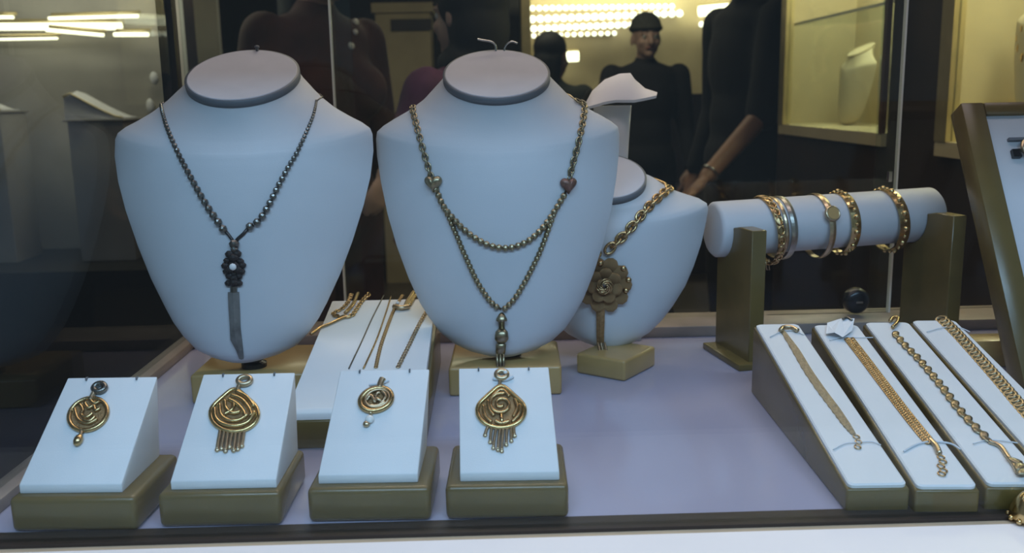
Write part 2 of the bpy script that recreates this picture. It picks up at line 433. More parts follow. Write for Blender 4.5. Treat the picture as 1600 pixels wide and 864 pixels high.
# short dark stems joining each bust to its block
def stem(bust, z1, dx=0.006, r=0.008, y=0.004):
    zb = -bust.base.z + z1
    s_ = bust.secs[3]
    mb = MB(); c = Vector((dx, y, 0))
    mb.loft([[(c.x + rr * math.cos(2 * PI * k / 20), c.y + rr * math.sin(2 * PI * k / 20), z) for k in range(20)] for rr, z in ((r * 1.5, zb), (r * 1.5, zb + 0.004), (r, zb + 0.006), (r, s_[2] + 0.012))])
    mb.build('stem', 'black_plastic', bust.root, smooth=False)
stem(bust1, 0.0285); stem(bust2, 0.0285); stem(bust3, 0.0215)

# ------------------------------------------------------------------ jewellery tools
SPH = {}
def sphere_mesh(key, m, r=(1, 1, 1), seg=10, rings=7):
    if (key, m) not in SPH: SPH[(key, m)] = MB().ellipsoid((0, 0, 0), r, seg, rings).mesh(key, m, smooth=True)
    return SPH[(key, m)]
def faceted_mesh(key, m):
    if (key, m) not in SPH: SPH[(key, m)] = MB().ellipsoid((0, 0, 0), (1, 1, 0.9), 7, 5).mesh(key, m, smooth=False)
    return SPH[(key, m)]
def link_mesh(key, m, L=1.45, wd=1.0, wire=0.32):
    if (key, m) not in SPH:
        mb = MB(); mb.tube([(L * math.cos(2 * PI * k / 14), wd * math.sin(2 * PI * k / 14), 0) for k in range(14)], wire, 6, closed=True)
        SPH[(key, m)] = mb.mesh(key, m, smooth=True)
    return SPH[(key, m)]
def surf(bust, px, py, lift=0.0):
    d = ray(px, py); hit = bust.bvh.ray_cast(CAM_LOC, d)
    if hit[0] is None:
        n = min((bust.bvh.find_nearest(CAM_LOC + d * ((bust.base.y - 0.06 + 0.01 * i) / d.y)) for i in range(14)), key=lambda h_: h_[3])
        return n[0] + n[1] * lift, n[1]
    return hit[0] + hit[1] * lift, hit[1]
def orient(tangent, normal):
    t = Vector(tangent).normalized(); n = (Vector(normal) - t * Vector(normal).dot(t)).normalized()
    b = n.cross(t)
    return Matrix((t, b, n)).transposed()
def place(name, me, root, p, rot, s_):
    o = bpy.data.objects.new(name, me); col.objects.link(o); o.parent = root
    M = world_to(root) @ (Matrix.Translation(p) @ rot.to_4x4() @ Matrix.Diagonal((s_[0], s_[1], s_[2], 1)))
    o.matrix_basis = M
    return o
def build_at(mb, name, m, root, smooth=True):   # mesh given in world coordinates, made a child of root
    M = world_to(root); mb.v = [tuple(M @ Vector(v)) for v in mb.v]
    return mb.build(name, m, root, smooth=smooth)
def strand(root, bust, pix, r0, r1, gap, me, name='bead', lift=0.6, alt=None, squash=(1, 1, 1)):
    """beads along a pixel polyline lying on the bust; radius grows from r0 to r1 (metres)"""
    px = spline([(a, b, 0) for a, b in pix], 10)
    pts = [surf(bust, p.x, p.y) for p in px]
    L = [0.0]
    for a, b in zip(pts, pts[1:]): L.append(L[-1] + (b[0] - a[0]).length)
    s_ = 0.0; n = 0
    while s_ < L[-1]:
        f = s_ / L[-1]; r = r0 + (r1 - r0) * f
        i = max(k for k in range(len(L)) if L[k] <= s_); i = min(i, len(L) - 2)
        t = (s_ - L[i]) / max(L[i + 1] - L[i], 1e-9)
        p = pts[i][0].lerp(pts[i + 1][0], t); nn = pts[i][1].lerp(pts[i + 1][1], t).normalized()
        tg = pts[i + 1][0] - pts[i][0]
        rot = orient(tg, nn)
        if alt and n % 2: rot = rot @ Matrix.Rotation(R(75), 3, 'X')
        place(name, me, root, p + nn * (r * lift), rot, (r * squash[0], r * squash[1], r * squash[2]))
        s_ += r * gap; n += 1
    return pts
def cord(root, pts, r, m, name='cord', lift=0.6):
    build_at(MB().tube([p + n * (r * lift) for p, n in pts], r, 6), name, m, root)
def back_chain(root, bust, pL, pR, r, m):
    # closes the necklace behind the neck, round the shoulders
    def param(p):
        best = None
        for i in range(len(bust.secs) - 12, len(bust.secs) - 1):
            for k in range(64):
                ph = 2 * PI * k / 64; d = (sec_point(bust.secs[i], ph) + bust.base - p).length
                if best is None or d < best[0]: best = (d, i, ph)
        return best[1], best[2]
    iL, fL = param(pL); iR, fR = param(pR)
    if fR < PI: fR += 2 * PI
    pts = [pL]
    for k in range(3, 22):
        t = k / 24; ii = iL + (iR - iL) * t; i0 = int(ii); g = ii - i0
        s_ = tuple(x + (y - x) * g for x, y in zip(bust.secs[i0], bust.secs[min(i0 + 1, len(bust.secs) - 1)]))
        pts.append(sec_point(s_, fL + (fR - fL) * t, r * 1.1) + bust.base)
    pts.append(pR)
    build_at(MB().tube(pts, r, 6), 'back_chain', m, root)

# ---- necklace on the left bust: dark faceted beads, flower cluster, long blade tassel
n1 = empty('beaded_necklace', surf(bust1, 366, 380)[0]); tag(n1, 'dark pewter bead necklace with flower and long blade tassel on left bust', 'necklace')
fb = faceted_mesh('bead', 'pewter')
pl = strand(n1, bust1, [(251, 158), (256, 180), (264, 205), (278, 236), (292, 263), (310, 296), (327, 325), (341, 345), (350, 358)], 0.0016, 0.0040, 1.95, fb)
pr = strand(n1, bust1, [(494, 158), (490, 178), (480, 204), (464, 238), (450, 262), (436, 288), (419, 322), (404, 345), (390, 354)], 0.0013, 0.0040, 1.95, fb)
cord(n1, pl, 0.0008, 'pewter'); cord(n1, pr, 0.0008, 'pewter')
back_chain(n1, bust1, pl[0][0], pr[0][0], 0.0010, 'pewter')
cord(n1, [surf(bust1, *p) for p in ((350, 358), (357, 366), (363, 374), (366, 380))], 0.0016, 'pewter_dark')
cord(n1, [surf(bust1, *p) for p in ((390, 354), (381, 365), (373, 372), (366, 380))], 0.0016, 'pewter_dark')
def bust_ball(root, bust, px, py, r, me, name, sq=(1, 1, 1), lift=0.6):
    p, nn = surf(bust, px, py)
    return place(name, me, root, p + nn * r * lift, orient(Vector((0, 0, -1)), nn), (r * sq[0], r * sq[1], r * sq[2]))
dk = faceted_mesh('cluster_petal', 'pewter_dark'); dk2 = faceted_mesh('bead', 'pewter')
bust_ball(n1, bust1, 367, 381, 0.0045, dk2, 'bead', (1, 1.1, 0.8)); bust_ball(n1, bust1, 367, 389, 0.0036, dk2, 'bead')
for dx, dy, r in ((-6, -21, 3.6), (5, -22, 3.6), (0, -16, 4.4), (-10, -11, 3), (10, -10, 3), (-13, -3, 3.2), (13, -4, 3.2), (-11, 6, 3), (12, 6, 3), (-7, 13, 3), (8, 13, 3), (0, 16, 3.4), (0, -3, 4.6), (-6, 3, 4), (6, 3, 4), (-8, 24, 3), (8, 24, 3), (0, 23, 3.8)):
    bust_ball(n1, bust1, 366 + dx, 418 + dy, r * 0.00105, dk, 'cluster_petal', (1, 1.2, 0.8))
bust_ball(n1, bust1, 366, 416, 0.0034, sphere_mesh('cluster_stone', 'pearl'), 'cluster_stone', (1, 1, 0.7), 1.6)
def bust_ribbon(root, bust, pix, th, m, name):
    """flat strip on the bust given by left and right outline pixels"""
    lo = []
    for (lx, ly), (rx, ry) in pix:
        a, na = surf(bust, lx, ly); b, nb = surf(bust, rx, ry)
        nn = (na + nb).normalized()
        lo.append([a + na * 0.0003, a + nn * th * 0.7, (a + b) / 2 + nn * th, b + nn * th * 0.7, b + nb * 0.0003])
    build_at(MB().loft(lo), name, m, root, smooth=False)
bust_ribbon(n1, bust1, [((361, 447), (371, 447)), ((361, 456), (371, 456))], 0.004, 'pewter', 'tassel_cap')
bust_ribbon(n1, bust1, [((357, 456), (374, 456)), ((358, 480), (375, 480)), ((360, 510), (376, 510)), ((361, 530), (378, 528)), ((370, 546), (380, 545)), ((374, 558), (381, 558))], 0.0035, 'tassel_grey', 'tassel')

# ---- necklace on the middle bust: two strands joined by hearts, stacked drop
n2 = empty('heart_necklace', surf(bust2, 784, 484)[0]); tag(n2, 'two strand gold chain necklace with hearts and drop on middle bust', 'necklace')
lk_ = link_mesh('chain_link', 'gold_dull')
fb2 = faceted_mesh('bead', 'gold_dull')
qa = strand(n2, bust2, [(645, 168), (650, 190), (658, 220), (667, 250), (675, 276)], 0.0026, 0.0027, 1.75, lk_, 'chain_link', 0.7, alt=True)
qb = strand(n2, bust2, [(908, 152), (912, 168), (909, 195), (902, 225), (894, 255), (888, 278)], 0.0028, 0.0027, 1.75, lk_, 'chain_link', 0.7, alt=True)
strand(n2, bust2, [(683, 296), (693, 320), (710, 342), (735, 366), (765, 383), (795, 387), (825, 376), (850, 352), (870, 322), (884, 298)], 0.0034, 0.0034, 1.75, fb2)
strand(n2, bust2, [(697, 328), (712, 362), (730, 405), (748, 443), (768, 472), (783, 483)], 0.0028, 0.0032, 1.65, fb2)
strand(n2, bust2, [(866, 330), (856, 358), (842, 395), (824, 432), (804, 466), (787, 483)], 0.0028, 0.0032, 1.65, fb2)
cord(n2, [surf(bust2, *p) for p in ((683, 296), (697, 328), (712, 362), (730, 405), (748, 443), (768, 472), (783, 483))], 0.0011, 'gold_dull')
cord(n2, [surf(bust2, *p) for p in ((884, 298), (866, 330), (856, 358), (842, 395), (824, 432), (804, 466), (787, 483))], 0.0011, 'gold_dull')
cord(n2, [surf(bust2, *p) for p in ((697, 328), (710, 342), (735, 366), (765, 383), (795, 387), (825, 376), (850, 352), (866, 330))], 0.0011, 'gold_dull')
back_chain(n2, bust2, qa[0][0], qb[0][0], 0.0016, 'gold_dull')
def heart(root, bust, px, py, r, m):
    p, nn = surf(bust, px, py)
    loops = []
    for sc_, zz in ((0.9, 0), (1.0, 0.25), (0.95, 0.55), (0.6, 0.8), (0.2, 0.88)):
        lp = []
        for k in range(28):
            t = 2 * PI * k / 28
            x = 16 * math.sin(t) ** 3 / 16; y = (13 * math.cos(t) - 5 * math.cos(2 * t) - 2 * math.cos(3 * t) - math.cos(4 * t)) / 16
            lp.append(Vector((-y * sc_ * r, x * sc_ * r, zz * r)))
        loops.append(lp)
    M = Matrix.Translation(p) @ orient(Vector((0, 0, -1)), nn).to_4x4()
    build_at(MB().loft([[M @ q for q in l] for l in loops]), 'heart', m, root)
heart(n2, bust2, 679, 285, 0.0088, 'gold_dull'); heart(n2, bust2, 886, 288, 0.0085, 'rose')
def lathe_on(root, bust, axis_pix, prof, m, name, n=12, sq=0.7):
    """a turned body lying on the bust along a pixel axis; prof: (fraction, radius px)"""
    (x0, y0), (x1, y1) = axis_pix
    loops = []
    for f, rp in prof:
        p, nn = surf(bust, x0 + (x1 - x0) * f, y0 + (y1 - y0) * f)
        r = rp * p.y / F
        side = Vector((1, 0, 0)); side = (side - nn * side.dot(nn)).normalized()
        loops.append([p + nn * (r * sq) + side * (r * math.cos(2 * PI * k / n)) + nn * (r * sq * math.sin(2 * PI * k / n)) for k in range(n)])
    build_at(MB().loft(loops), name, m, root)
lathe_on(n2, bust2, ((784, 488), (784, 514)), [(0, 2), (0.1, 5), (0.35, 9), (0.45, 9), (0.5, 5), (1, 5)], 'gold_dull', 'drop_cap')
lathe_on(n2, bust2, ((784, 512), (784, 533)), [(0, 5), (0.2, 10), (0.7, 11.5), (0.95, 8), (1, 6)], 'gold_dull', 'drop_bell')
lathe_on(n2, bust2, ((783, 533), (782, 553)), [(0, 5), (0.15, 8.5), (0.7, 8), (1, 5)], 'gold_dull', 'drop_barrel')
# the end of the drop hangs free in front of the block
pd, nd = surf(bust2, 782, 548)
for k, (dx, dz, L) in enumerate(((-0.003, -0.003, 0.010), (0.0, -0.003, 0.013), (0.003, -0.003, 0.010))):
    a = pd + nd * 0.006 + Vector((dx, 0, dz)); 
    mb = MB().tube([a + Vector((0, 0, 0.004)), a + Vector((0, -0.002, -L * 0.5)), a + Vector((0, -0.003, -L))], [0.0012, 0.0016, 0.0008], 8)
    build_at(mb, 'tassel_strand', 'gold_dull', n2)

# ---- necklace on the short bust: thick chain, large flower, tail
n3 = empty('flower_necklace', surf(bust3, 945, 445)[0]); tag(n3, 'thick gold chain necklace with large matte flower on the short bust', 'necklace')
lk3 = link_mesh('chain_link', 'gold', 1.5, 1.0, 0.36)
c1 = strand(n3, bust3, [(1044, 297), (1030, 308), (1012, 324), (995, 344), (975, 366), (955, 385), (946, 396)], 0.0038, 0.0044, 1.75, lk3, 'chain_link', 0.7, alt=True)
c2 = strand(n3, bust3, [(858, 300), (868, 318), (885, 345), (905, 372), (925, 390), (938, 398)], 0.0038, 0.0044, 1.75, lk3, 'chain_link', 0.7, alt=True)
back_chain(n3, bust3, c2[0][0], c1[0][0], 0.002, 'gold')
pet = sphere_mesh('petal', 'gold_matte')
for ring, (n_, rp, sz) in enumerate(((10, 29, 0.0095), (7, 17, 0.0080), (4, 7, 0.0052))):
    for k in range(n_):
        an = 2 * PI * k / n_ + ring * 0.3
        p, nn = surf(bust3, 944 + rp * math.cos(an), 444 + rp * 1.05 * math.sin(an))
        rot = orient(Vector((math.cos(an), 0, -math.sin(an))), nn) @ Matrix.Rotation(R(-18 - 14 * ring), 3, 'Y')
        place('petal', pet, n3, p + nn * (0.002 + 0.003 * ring), rot, (sz, sz * 0.9, sz * 0.33))
wire = MB()
for k in range(6):
    an = k * 1.05; c0, nn = surf(bust3, 944, 444)
    pts = []
    for j in range(7):
        rr = 3 + j * 1.6; a2 = an + j * 0.5
        p, nn2 = surf(bust3, 944 + rr * math.cos(a2), 444 + rr * math.sin(a2)); pts.append(p + nn2 * (0.0125 - j * 0.0004))
    wire.tube(pts, 0.0009, 6)
build_at(wire, 'flower_wire', 'gold', n3)
for px, py in ((972, 418), (980, 436), (976, 452), (938, 410)):
    bust_ball(n3, bust3, px, py, 0.0034, sphere_mesh('flower_bead', 'gold'), 'flower_bead', lift=1.4)
bust_ribbon(n3, bust3, [((931, 478), (945, 478)), ((932, 500), (945, 500)), ((932, 522), (944, 522)), ((933, 532), (944, 532))], 0.005, 'gold_matte', 'tail')
pd, nd = surf(bust3, 939, 530)
mb = MB()
for k, (dx, L) in enumerate(((-0.003, 0.022), (0.0005, 0.030), (0.004, 0.024))):
    a = pd + nd * 0.005 + Vector((dx, -0.001, 0))
    mb.tube(spline([a, a + Vector((0.001, -0.008, -L * 0.35)), a + Vector((-0.001, -0.016, -L * 0.7)), a + Vector((0.0005, -0.0195, -L))]), 0.0013, 6)
build_at(mb, 'tail_chains', 'gold_pale', n3)

# ------------------------------------------------------------------ pendant stands
class Stand: pass
def pendant_stand(label, fl, fr, wl, wr, tl, tr, bh=0.0245, bd=0.078):
    """fl, fr: base front bottom corners; wl, wr: pad front bottom; tl, tr: pad top edge (pixels)"""
    a = on_z(*fl); b = on_z(*fr); d = b - a; rz = math.atan2(d.y, d.x); wd = d.length
    root = empty('pendant_stand', (a + b) / 2, rz); tag(root, label, 'pendant stand', 'pendant stands along the front glass')
    MB().box(-wd / 2, wd / 2, 0, bd, 0, bh).build('base', 'olive', root, bevel=0.0042, seg=4)
    inv = world_to(root)
    pa = inv @ on_z(wl[0], wl[1], bh); pb = inv @ on_z(wr[0], wr[1], bh)
    yf = max(0.004, (pa.y + pb.y) / 2); x0, x1 = pa.x, pb.x
    # depth of the top edge from its apparent width
    yt = bd - 0.006
    pt = root.matrix_world
    M = Matrix.Translation(root.location) @ root.rotation_euler.to_matrix().to_4x4()
    p0 = M @ Vector((0, yt, 0)); nrm = (M.to_3x3() @ Vector((0, 1, 0)))
    ta = inv @ on_plane(tl[0], tl[1], p0, nrm); tb = inv @ on_plane(tr[0], tr[1], p0, nrm)
    zt = (ta.z + tb.z) / 2
    lip = bh + 0.0062
    mb = MB()
    vs = [(x0, yf, bh), (x1, yf, bh), (x1, yf, lip), (x0, yf, lip), (ta.x, yt, zt), (tb.x, yt, zt), (x0, yt, bh), (x1, yt, bh)]
    mb.add(vs, [(0, 1, 2, 3), (3, 2, 5, 4), (4, 5, 7, 6), (0, 3, 4, 6), (1, 7, 5, 2), (0, 6, 7, 1)])
    pad = mb.build('pad', 'pad_white', root, bevel=0.0007, seg=2)
    for f in (0.22, 0.78):
        x = ta.x + (tb.x - ta.x) * f
        MB().box(x - 0.0005, x + 0.0005, yt - 0.0028, yt + 0.0003, zt - 0.0015, zt + 0.0006).build('thread_slit', 'rim_grey', pad)
    S = Stand(); S.root = root
    q = [M @ Vector(v) for v in (vs[3], vs[2], vs[5])]
    S.n = (q[1] - q[0]).cross(q[2] - q[0]).normalized(); S.p = q[0]
    if S.n.z < 0: S.n = -S.n
    S.up = (q[2] - q[1]).normalized()
    return S
G = 'gold'
st1 = pendant_stand('leftmost pendant stand with white slanted pad on olive base', (18, 833), (216, 831), (33, 770), (190, 771), (106, 590), (246, 589))
st2 = pendant_stand('second pendant stand from the left, white pad on olive base', (249, 826), (441, 822), (268, 765), (432, 763), (318, 584), (461, 583))
st3 = pendant_stand('third pendant stand from the left, before the necklace ramp', (482, 818), (674, 815), (498, 756), (653, 754), (532, 579), (671, 577))
st4 = pendant_stand('rightmost pendant stand with white slanted pad beside the empty shelf', (697, 814), (889, 811), (719, 754), (874, 749), (717, 576), (857, 573))

def sp(S, px, py, h_=0.0):
    return on_plane(px, py, S.p, S.n) + S.n * h_
def plate(S, root, outline, h0, h1, m, name):
    loops = [[sp(S, x, y, h0) for x, y in outline], [sp(S, x, y, h1) for x, y in outline]]
    return build_at(MB().loft(loops), name, m, root, smooth=False)
def ptube(S, root, pix, r, m, name, h_=0.001, closed=False, rs=None, sub=6):
    pts = spline([(x, y, 0) for x, y in pix], sub) if not closed else [Vector((x, y, 0)) for x, y in pix]
    n_ = len(pts)
    rad = r if rs is None else [r * (rs[0] + (rs[1] - rs[0]) * i / (n_ - 1)) for i in range(n_)]
    return MB().tube([sp(S, p.x, p.y, h_) for p in pts], rad, 6, closed=closed, up=S.n)
def pball(S, root, px, py, r, m, name, h_=None, sq=(1, 1, 0.7)):
    rot = orient(S.up, S.n)
    return place(name, sphere_mesh(name, m), root, sp(S, px, py, r * 0.6 if h_ is None else h_), rot, (r * sq[0], r * sq[1], r * sq[2]))
def ell(cx, cy, rx, ry, rot=0, n=36):
    c, s_ = math.cos(R(rot)), math.sin(R(rot))
    return [(cx + rx * math.cos(t) * c - ry * math.sin(t) * s_, cy + rx * math.cos(t) * s_ + ry * math.sin(t) * c) for t in (2 * PI * k / n for k in range(n))]
def tear(cx, cy, rx, ry, tip, n=40):
    out = []
    for k in range(n):
        t = 2 * PI * k / n - PI / 2
        x = cx + rx * math.cos(t); y = cy + ry * math.sin(t)
        if math.sin(t) < 0: 
            f = (-math.sin(t)) ** 3; x = cx + rx * math.cos(t) * (1 - 0.25 * f); y = y - tip * f * f
        out.append((x, y))
    return out
def strokes(S, root, lists, r, m, h_, name='calligraphy'):
    mb = MB()
    for L in lists:
        t = ptube(S, root, L, r, m, name, h_); mb.add(t.v, t.f)
    build_at(mb, name, m, root)
def bail(S, root, pix, m, r=0.0013):
    build_at(ptube(S, root, pix, r, m, 'bail', 0.0022, closed=True), 'bail', m, root)
# pendant on the first stand
p1 = empty('pendant', sp(st1, 139, 650)); tag(p1, 'round gold calligraphy pendant with one drop on the leftmost stand', 'pendant', 'gold pendants')
plate(st1, p1, ell(139, 650, 29, 22, -25), 0.0002, 0.0011, 'gold_matte', 'medallion')
build_at(ptube(st1, p1, ell(139, 649, 31, 24, -25), 0.0017, G, 'frame', 0.0015, closed=True), 'frame', 'gold', p1)
strokes(st1, p1, [[(118, 640), (121, 652), (127, 660), (140, 664), (154, 657)], [(126, 634), (131, 642), (129, 651), (138, 654), (146, 648)], [(134, 632), (140, 640), (148, 636), (151, 644), (158, 640)], [(143, 628), (149, 633), (157, 630)], [(132, 658), (142, 660), (150, 653)]], 0.0013, G, 0.0022)
for x, y in ((134, 635), (149, 631)): pball(st1, p1, x, y, 0.0012, 'gold_bright', 'dot', 0.002)
bail(st1, p1, ell(157, 608, 9, 6, -15, 20), 'pewter', 0.0022)
build_at(ptube(st1, p1, [(150, 613), (146, 620), (143, 627)], 0.0018, 'gold_pale', 'loop', 0.002), 'loop', 'gold_pale', p1)
build_at(ptube(st1, p1, [(129, 673), (128, 680), (126, 685)], 0.0014, 'gold_pale', 'drop_link', 0.0018), 'drop_link', 'gold_pale', p1)
pball(st1, p1, 124, 690, 0.0036, 'gold', 'drop', sq=(1.3, 0.9, 0.8))
# second
p2 = empty('pendant', sp(st2, 367, 644)); tag(p2, 'large striped gold calligraphy pendant with short fringe on the second stand', 'pendant', 'gold pendants')
plate(st2, p2, tear(367, 648, 36, 28, 10), 0.0002, 0.0012, 'gold_matte', 'medallion')
build_at(ptube(st2, p2, tear(367, 648, 37, 28, 10), 0.0017, G, 'frame', 0.0016, closed=True), 'frame', 'gold_bright', p2)
strokes(st2, p2, [[(336, 640), (338, 655), (350, 665), (370, 668), (388, 662), (399, 646)], [(344, 634), (346, 650), (358, 659), (374, 659), (388, 650)],
                  [(352, 628), (354, 640), (364, 648), (376, 646)], [(362, 620), (378, 626), (390, 640), (394, 652)], [(370, 614), (386, 622), (398, 638)],
                  [(358, 626), (372, 634), (382, 646), (384, 656)], [(352, 650), (364, 642), (366, 632)]], 0.0015, 'gold_bright', 0.0024)
bail(st2, p2, ell(383, 597, 10, 6, -10, 20), 'gold_pale', 0.0020)
build_at(ptube(st2, p2, [(377, 601), (374, 606), (372, 611)], 0.0017, 'gold_pale', 'loop', 0.002), 'loop', 'gold_pale', p2)
for k in range(7):
    x0 = 345 + k * 6.2; x1 = 340 + k * 6.4
    ln = (704, 702, 706, 700, 705, 703, 698)[k]
    b_ = build_at(ptube(st2, p2, [(x0, 674), ((x0 + x1) / 2, 688), (x1, ln)], 0.0013, 'gold_pale', 'fringe', 0.0014), 'fringe_strand', 'gold_pale', p2)
    pball(st2, p2, x1, ln, 0.0018, 'gold_pale', 'fringe_bead')
# third
p3 = empty('pendant', sp(st3, 589, 625)); tag(p3, 'small round openwork gold pendant with pearl drop on the third stand', 'pendant', 'gold pendants')
build_at(ptube(st3, p3, ell(588, 626, 25, 17, -18), 0.0022, G, 'frame', 0.0016, closed=True), 'frame', 'gold', p3)
build_at(ptube(st3, p3, ell(590, 625, 19, 13, -18), 0.0011, G, 'inner_frame', 0.0024, closed=True), 'inner_frame', 'gold_pale', p3)
strokes(st3, p3, [[(573, 628), (580, 620), (586, 630)], [(586, 632), (589, 618), (594, 616)], [(594, 634), (603, 622), (598, 614)], [(578, 636), (590, 636), (602, 630)], [(585, 622), (597, 630)]], 0.0014, 'gold_pale', 0.002)
plate(st3, p3, ell(588, 626, 23, 15, -18), 0.0002, 0.0006, 'gold_matte', 'medallion')
build_at(ptube(st3, p3, [(594, 608), (596, 600), (599, 594)], 0.0026, 'gold_pale', 'bail', 0.002), 'bail', 'gold_pale', p3)
build_at(ptube(st3, p3, [(577, 603), (588, 602), (596, 601), (608, 596)], 0.0010, 'thread', 'thread', 0.0016), 'thread', 'thread', p3)
build_at(ptube(st3, p3, [(579, 643), (580, 650)], 0.0014, 'gold_pale', 'drop_link', 0.0016), 'drop_link', 'gold_pale', p3)
pball(st3, p3, 578, 657, 0.0033, 'pearl', 'pearl_drop'); pball(st3, p3, 573, 664, 0.0026, 'gold_pale', 'drop')
# fourth
p4 = empty('pendant', sp(st4, 784, 640)); tag(p4, 'teardrop gold pendant with spiral and long fringe on the rightmost stand', 'pendant', 'gold pendants')
plate(st4, p4, tear(783, 643, 36, 26, 11), 0.0002, 0.0010, 'gold_matte', 'medallion')
build_at(ptube(st4, p4, tear(783, 643, 37, 27, 11), 0.0017, G, 'frame', 0.0016, closed=True), 'frame', 'gold_bright', p4)
spi = [(783 + (2 + 2.0 * t) * math.cos(t * 1.25), 634 + (2 + 1.7 * t) * math.sin(t * 1.25)) for t in [x * 0.5 for x in range(19)]]
strokes(st4, p4, [spi, [(755, 636), (758, 652), (768, 662)], [(762, 628), (764, 642), (772, 652)], [(804, 626), (808, 640), (802, 654)], [(812, 634), (812, 648), (800, 662)], [(770, 622), (778, 614), (786, 612), (796, 622)], [(774, 660), (784, 664), (796, 660)], [(783, 648), (785, 666)]], 0.0014, 'gold', 0.0022)
bail(st4, p4, ell(784, 588, 8, 6, 0, 20), 'gold_pale', 0.0022)
pball(st4, p4, 790, 586, 0.0016, 'pearl', 'bail_stone', 0.004)
build_at(ptube(st4, p4, [(770, 593), (778, 594), (790, 595), (802, 590)], 0.0013, 'thread', 'thread', 0.0014), 'thread', 'thread', p4)
build_at(ptube(st4, p4, [(782, 596), (781, 601), (781, 605)], 0.0014, 'gold_pale', 'loop', 0.002), 'loop', 'gold_pale', p4)
for k, (x0, x1, y1) in enumerate(((763, 758, 681), (769, 766, 692), (776, 771, 701), (782, 778, 704), (787, 784, 706), (793, 791, 696), (799, 799, 690), (803, 804, 682))):
    build_at(ptube(st4, p4, [(x0, 667), ((x0 + x1) / 2 - 0.5, (667 + y1) / 2), (x1, y1)], 0.0012, 'gold_pale', 'fringe', 0.0014), 'fringe_strand', 'gold_pale', p4)
    pball(st4, p4, x1, y1, 0.0016, 'gold_pale', 'fringe_bead')

# ------------------------------------------------------------------ necklace ramp in the middle
def ramp_obj():
    x0 = -0.1715; x1 = -0.058; y0 = 0.722; y1 = 0.962; zf = 0.030; zb = 0.0715
    root = empty('necklace_ramp', ((x0 + x1) / 2, y0, 0)); tag(root, 'white sloping ramp with thin gold chains between the two large busts', 'jewellery ramp')
    hw = (x1 - x0) / 2; L = y1 - y0
    MB().prism([(0, 0), (L, 0), (L, zb - 0.006), (0, zf - 0.006)], -hw, hw).build('base', 'olive', root, bevel=0.0015)
    MB().prism([(0.001, zf - 0.006), (L - 0.001, zb - 0.006), (L - 0.001, zb), (0.004, zf + 0.003), (0.001, zf)], -hw + 0.001, hw - 0.003).build('pad', 'ramp_white', root, bevel=0.001)
    S = Stand(); S.root = root
    a = Vector((x0, y0 + 0.004, zf + 0.003)); b = Vector((x0, y1 - 0.001, zb))
    S.up = (b - a).normalized(); S.n = Vector((1, 0, 0)).cross(S.up).normalized(); S.p = a
    return S
rp = ramp_obj()
def ramp_chain(label, pix, r, m, gap=1.8, extra=None, lk=True):
    root = empty('gold_chain', sp(rp, *pix[-1])); tag(root, label, 'chain', 'gold chains on the necklace ramp')
    if lk:
        px = spline([(a, b, 0) for a, b in pix], 10)
        pts = resample([sp(rp, p.x, p.y, r * 0.5) for p in px], r * gap)
        me = link_mesh('chain_link', m)
        for i, (a, b) in enumerate(zip(pts, pts[1:])):
            rot = orient(b - a, rp.n)
            if i % 2: rot = rot @ Matrix.Rotation(R(70), 3, 'X')
            place('chain_link', me, root, (a + b) / 2, rot, (r, r, r))
    else:
        build_at(ptube(rp, root, pix, r, m, 'strand', r * 0.8), 'strand', m, root)
    return root
k1 = ramp_chain('looped gold chain with knot at the upper left of the ramp', [(549, 461), (544, 473), (534, 484), (521, 491), (530, 497), (548, 496), (556, 486), (565, 473), (578, 460)], 0.0021, 'gold', 1.8)
build_at(ptube(rp, k1, [(548, 496), (535, 499), (515, 508), (500, 514), (486, 524)], 0.0016, 'gold', 'strand', 0.0014), 'tail', 'gold', k1)
build_at(ptube(rp, k1, [(560, 461), (552, 478), (540, 492)], 0.0020, 'gold', 'strand', 0.0022), 'loop_strand', 'gold', k1)
ramp_chain('thinnest gold chain down the middle of the ramp', [(600, 462), (582, 497), (565, 535), (545, 577)], 0.0007, 'pewter', lk=False)
ramp_chain('thin gold chain beside the clasped chain on the ramp', [(611, 464), (602, 493), (588, 533), (568, 577)], 0.0009, 'gold', lk=False)
k4 = ramp_chain('gold rope chain with bar clasp down the ramp', [(629, 462), (622, 474), (614, 489), (604, 515), (594, 545), (587, 577)], 0.0015, 'gold', 1.7)
build_at(ptube(rp, k4, [(646, 459), (638, 472), (633, 483)], 0.0024, 'gold', 'x', 0.002), 'loop_strand', 'gold', k4)
build_at(ptube(rp, k4, [(660, 459), (648, 466), (640, 479)], 0.0022, 'gold', 'x', 0.002), 'loop_strand', 'gold', k4)
build_at(ptube(rp, k4, [(615, 483), (627, 485), (640, 483)], 0.0026, 'gold_pale', 'x', 0.003), 'clasp', 'gold_pale', k4)
pball(rp, k4, 622, 480, 0.0022, 'pearl', 'clasp_pearl', 0.005)
ramp_chain('wide flat gold chain at the right edge of the ramp', [(673, 478), (664, 492), (652, 514), (638, 543), (621, 577)], 0.0018, 'gold_pale', 1.6)

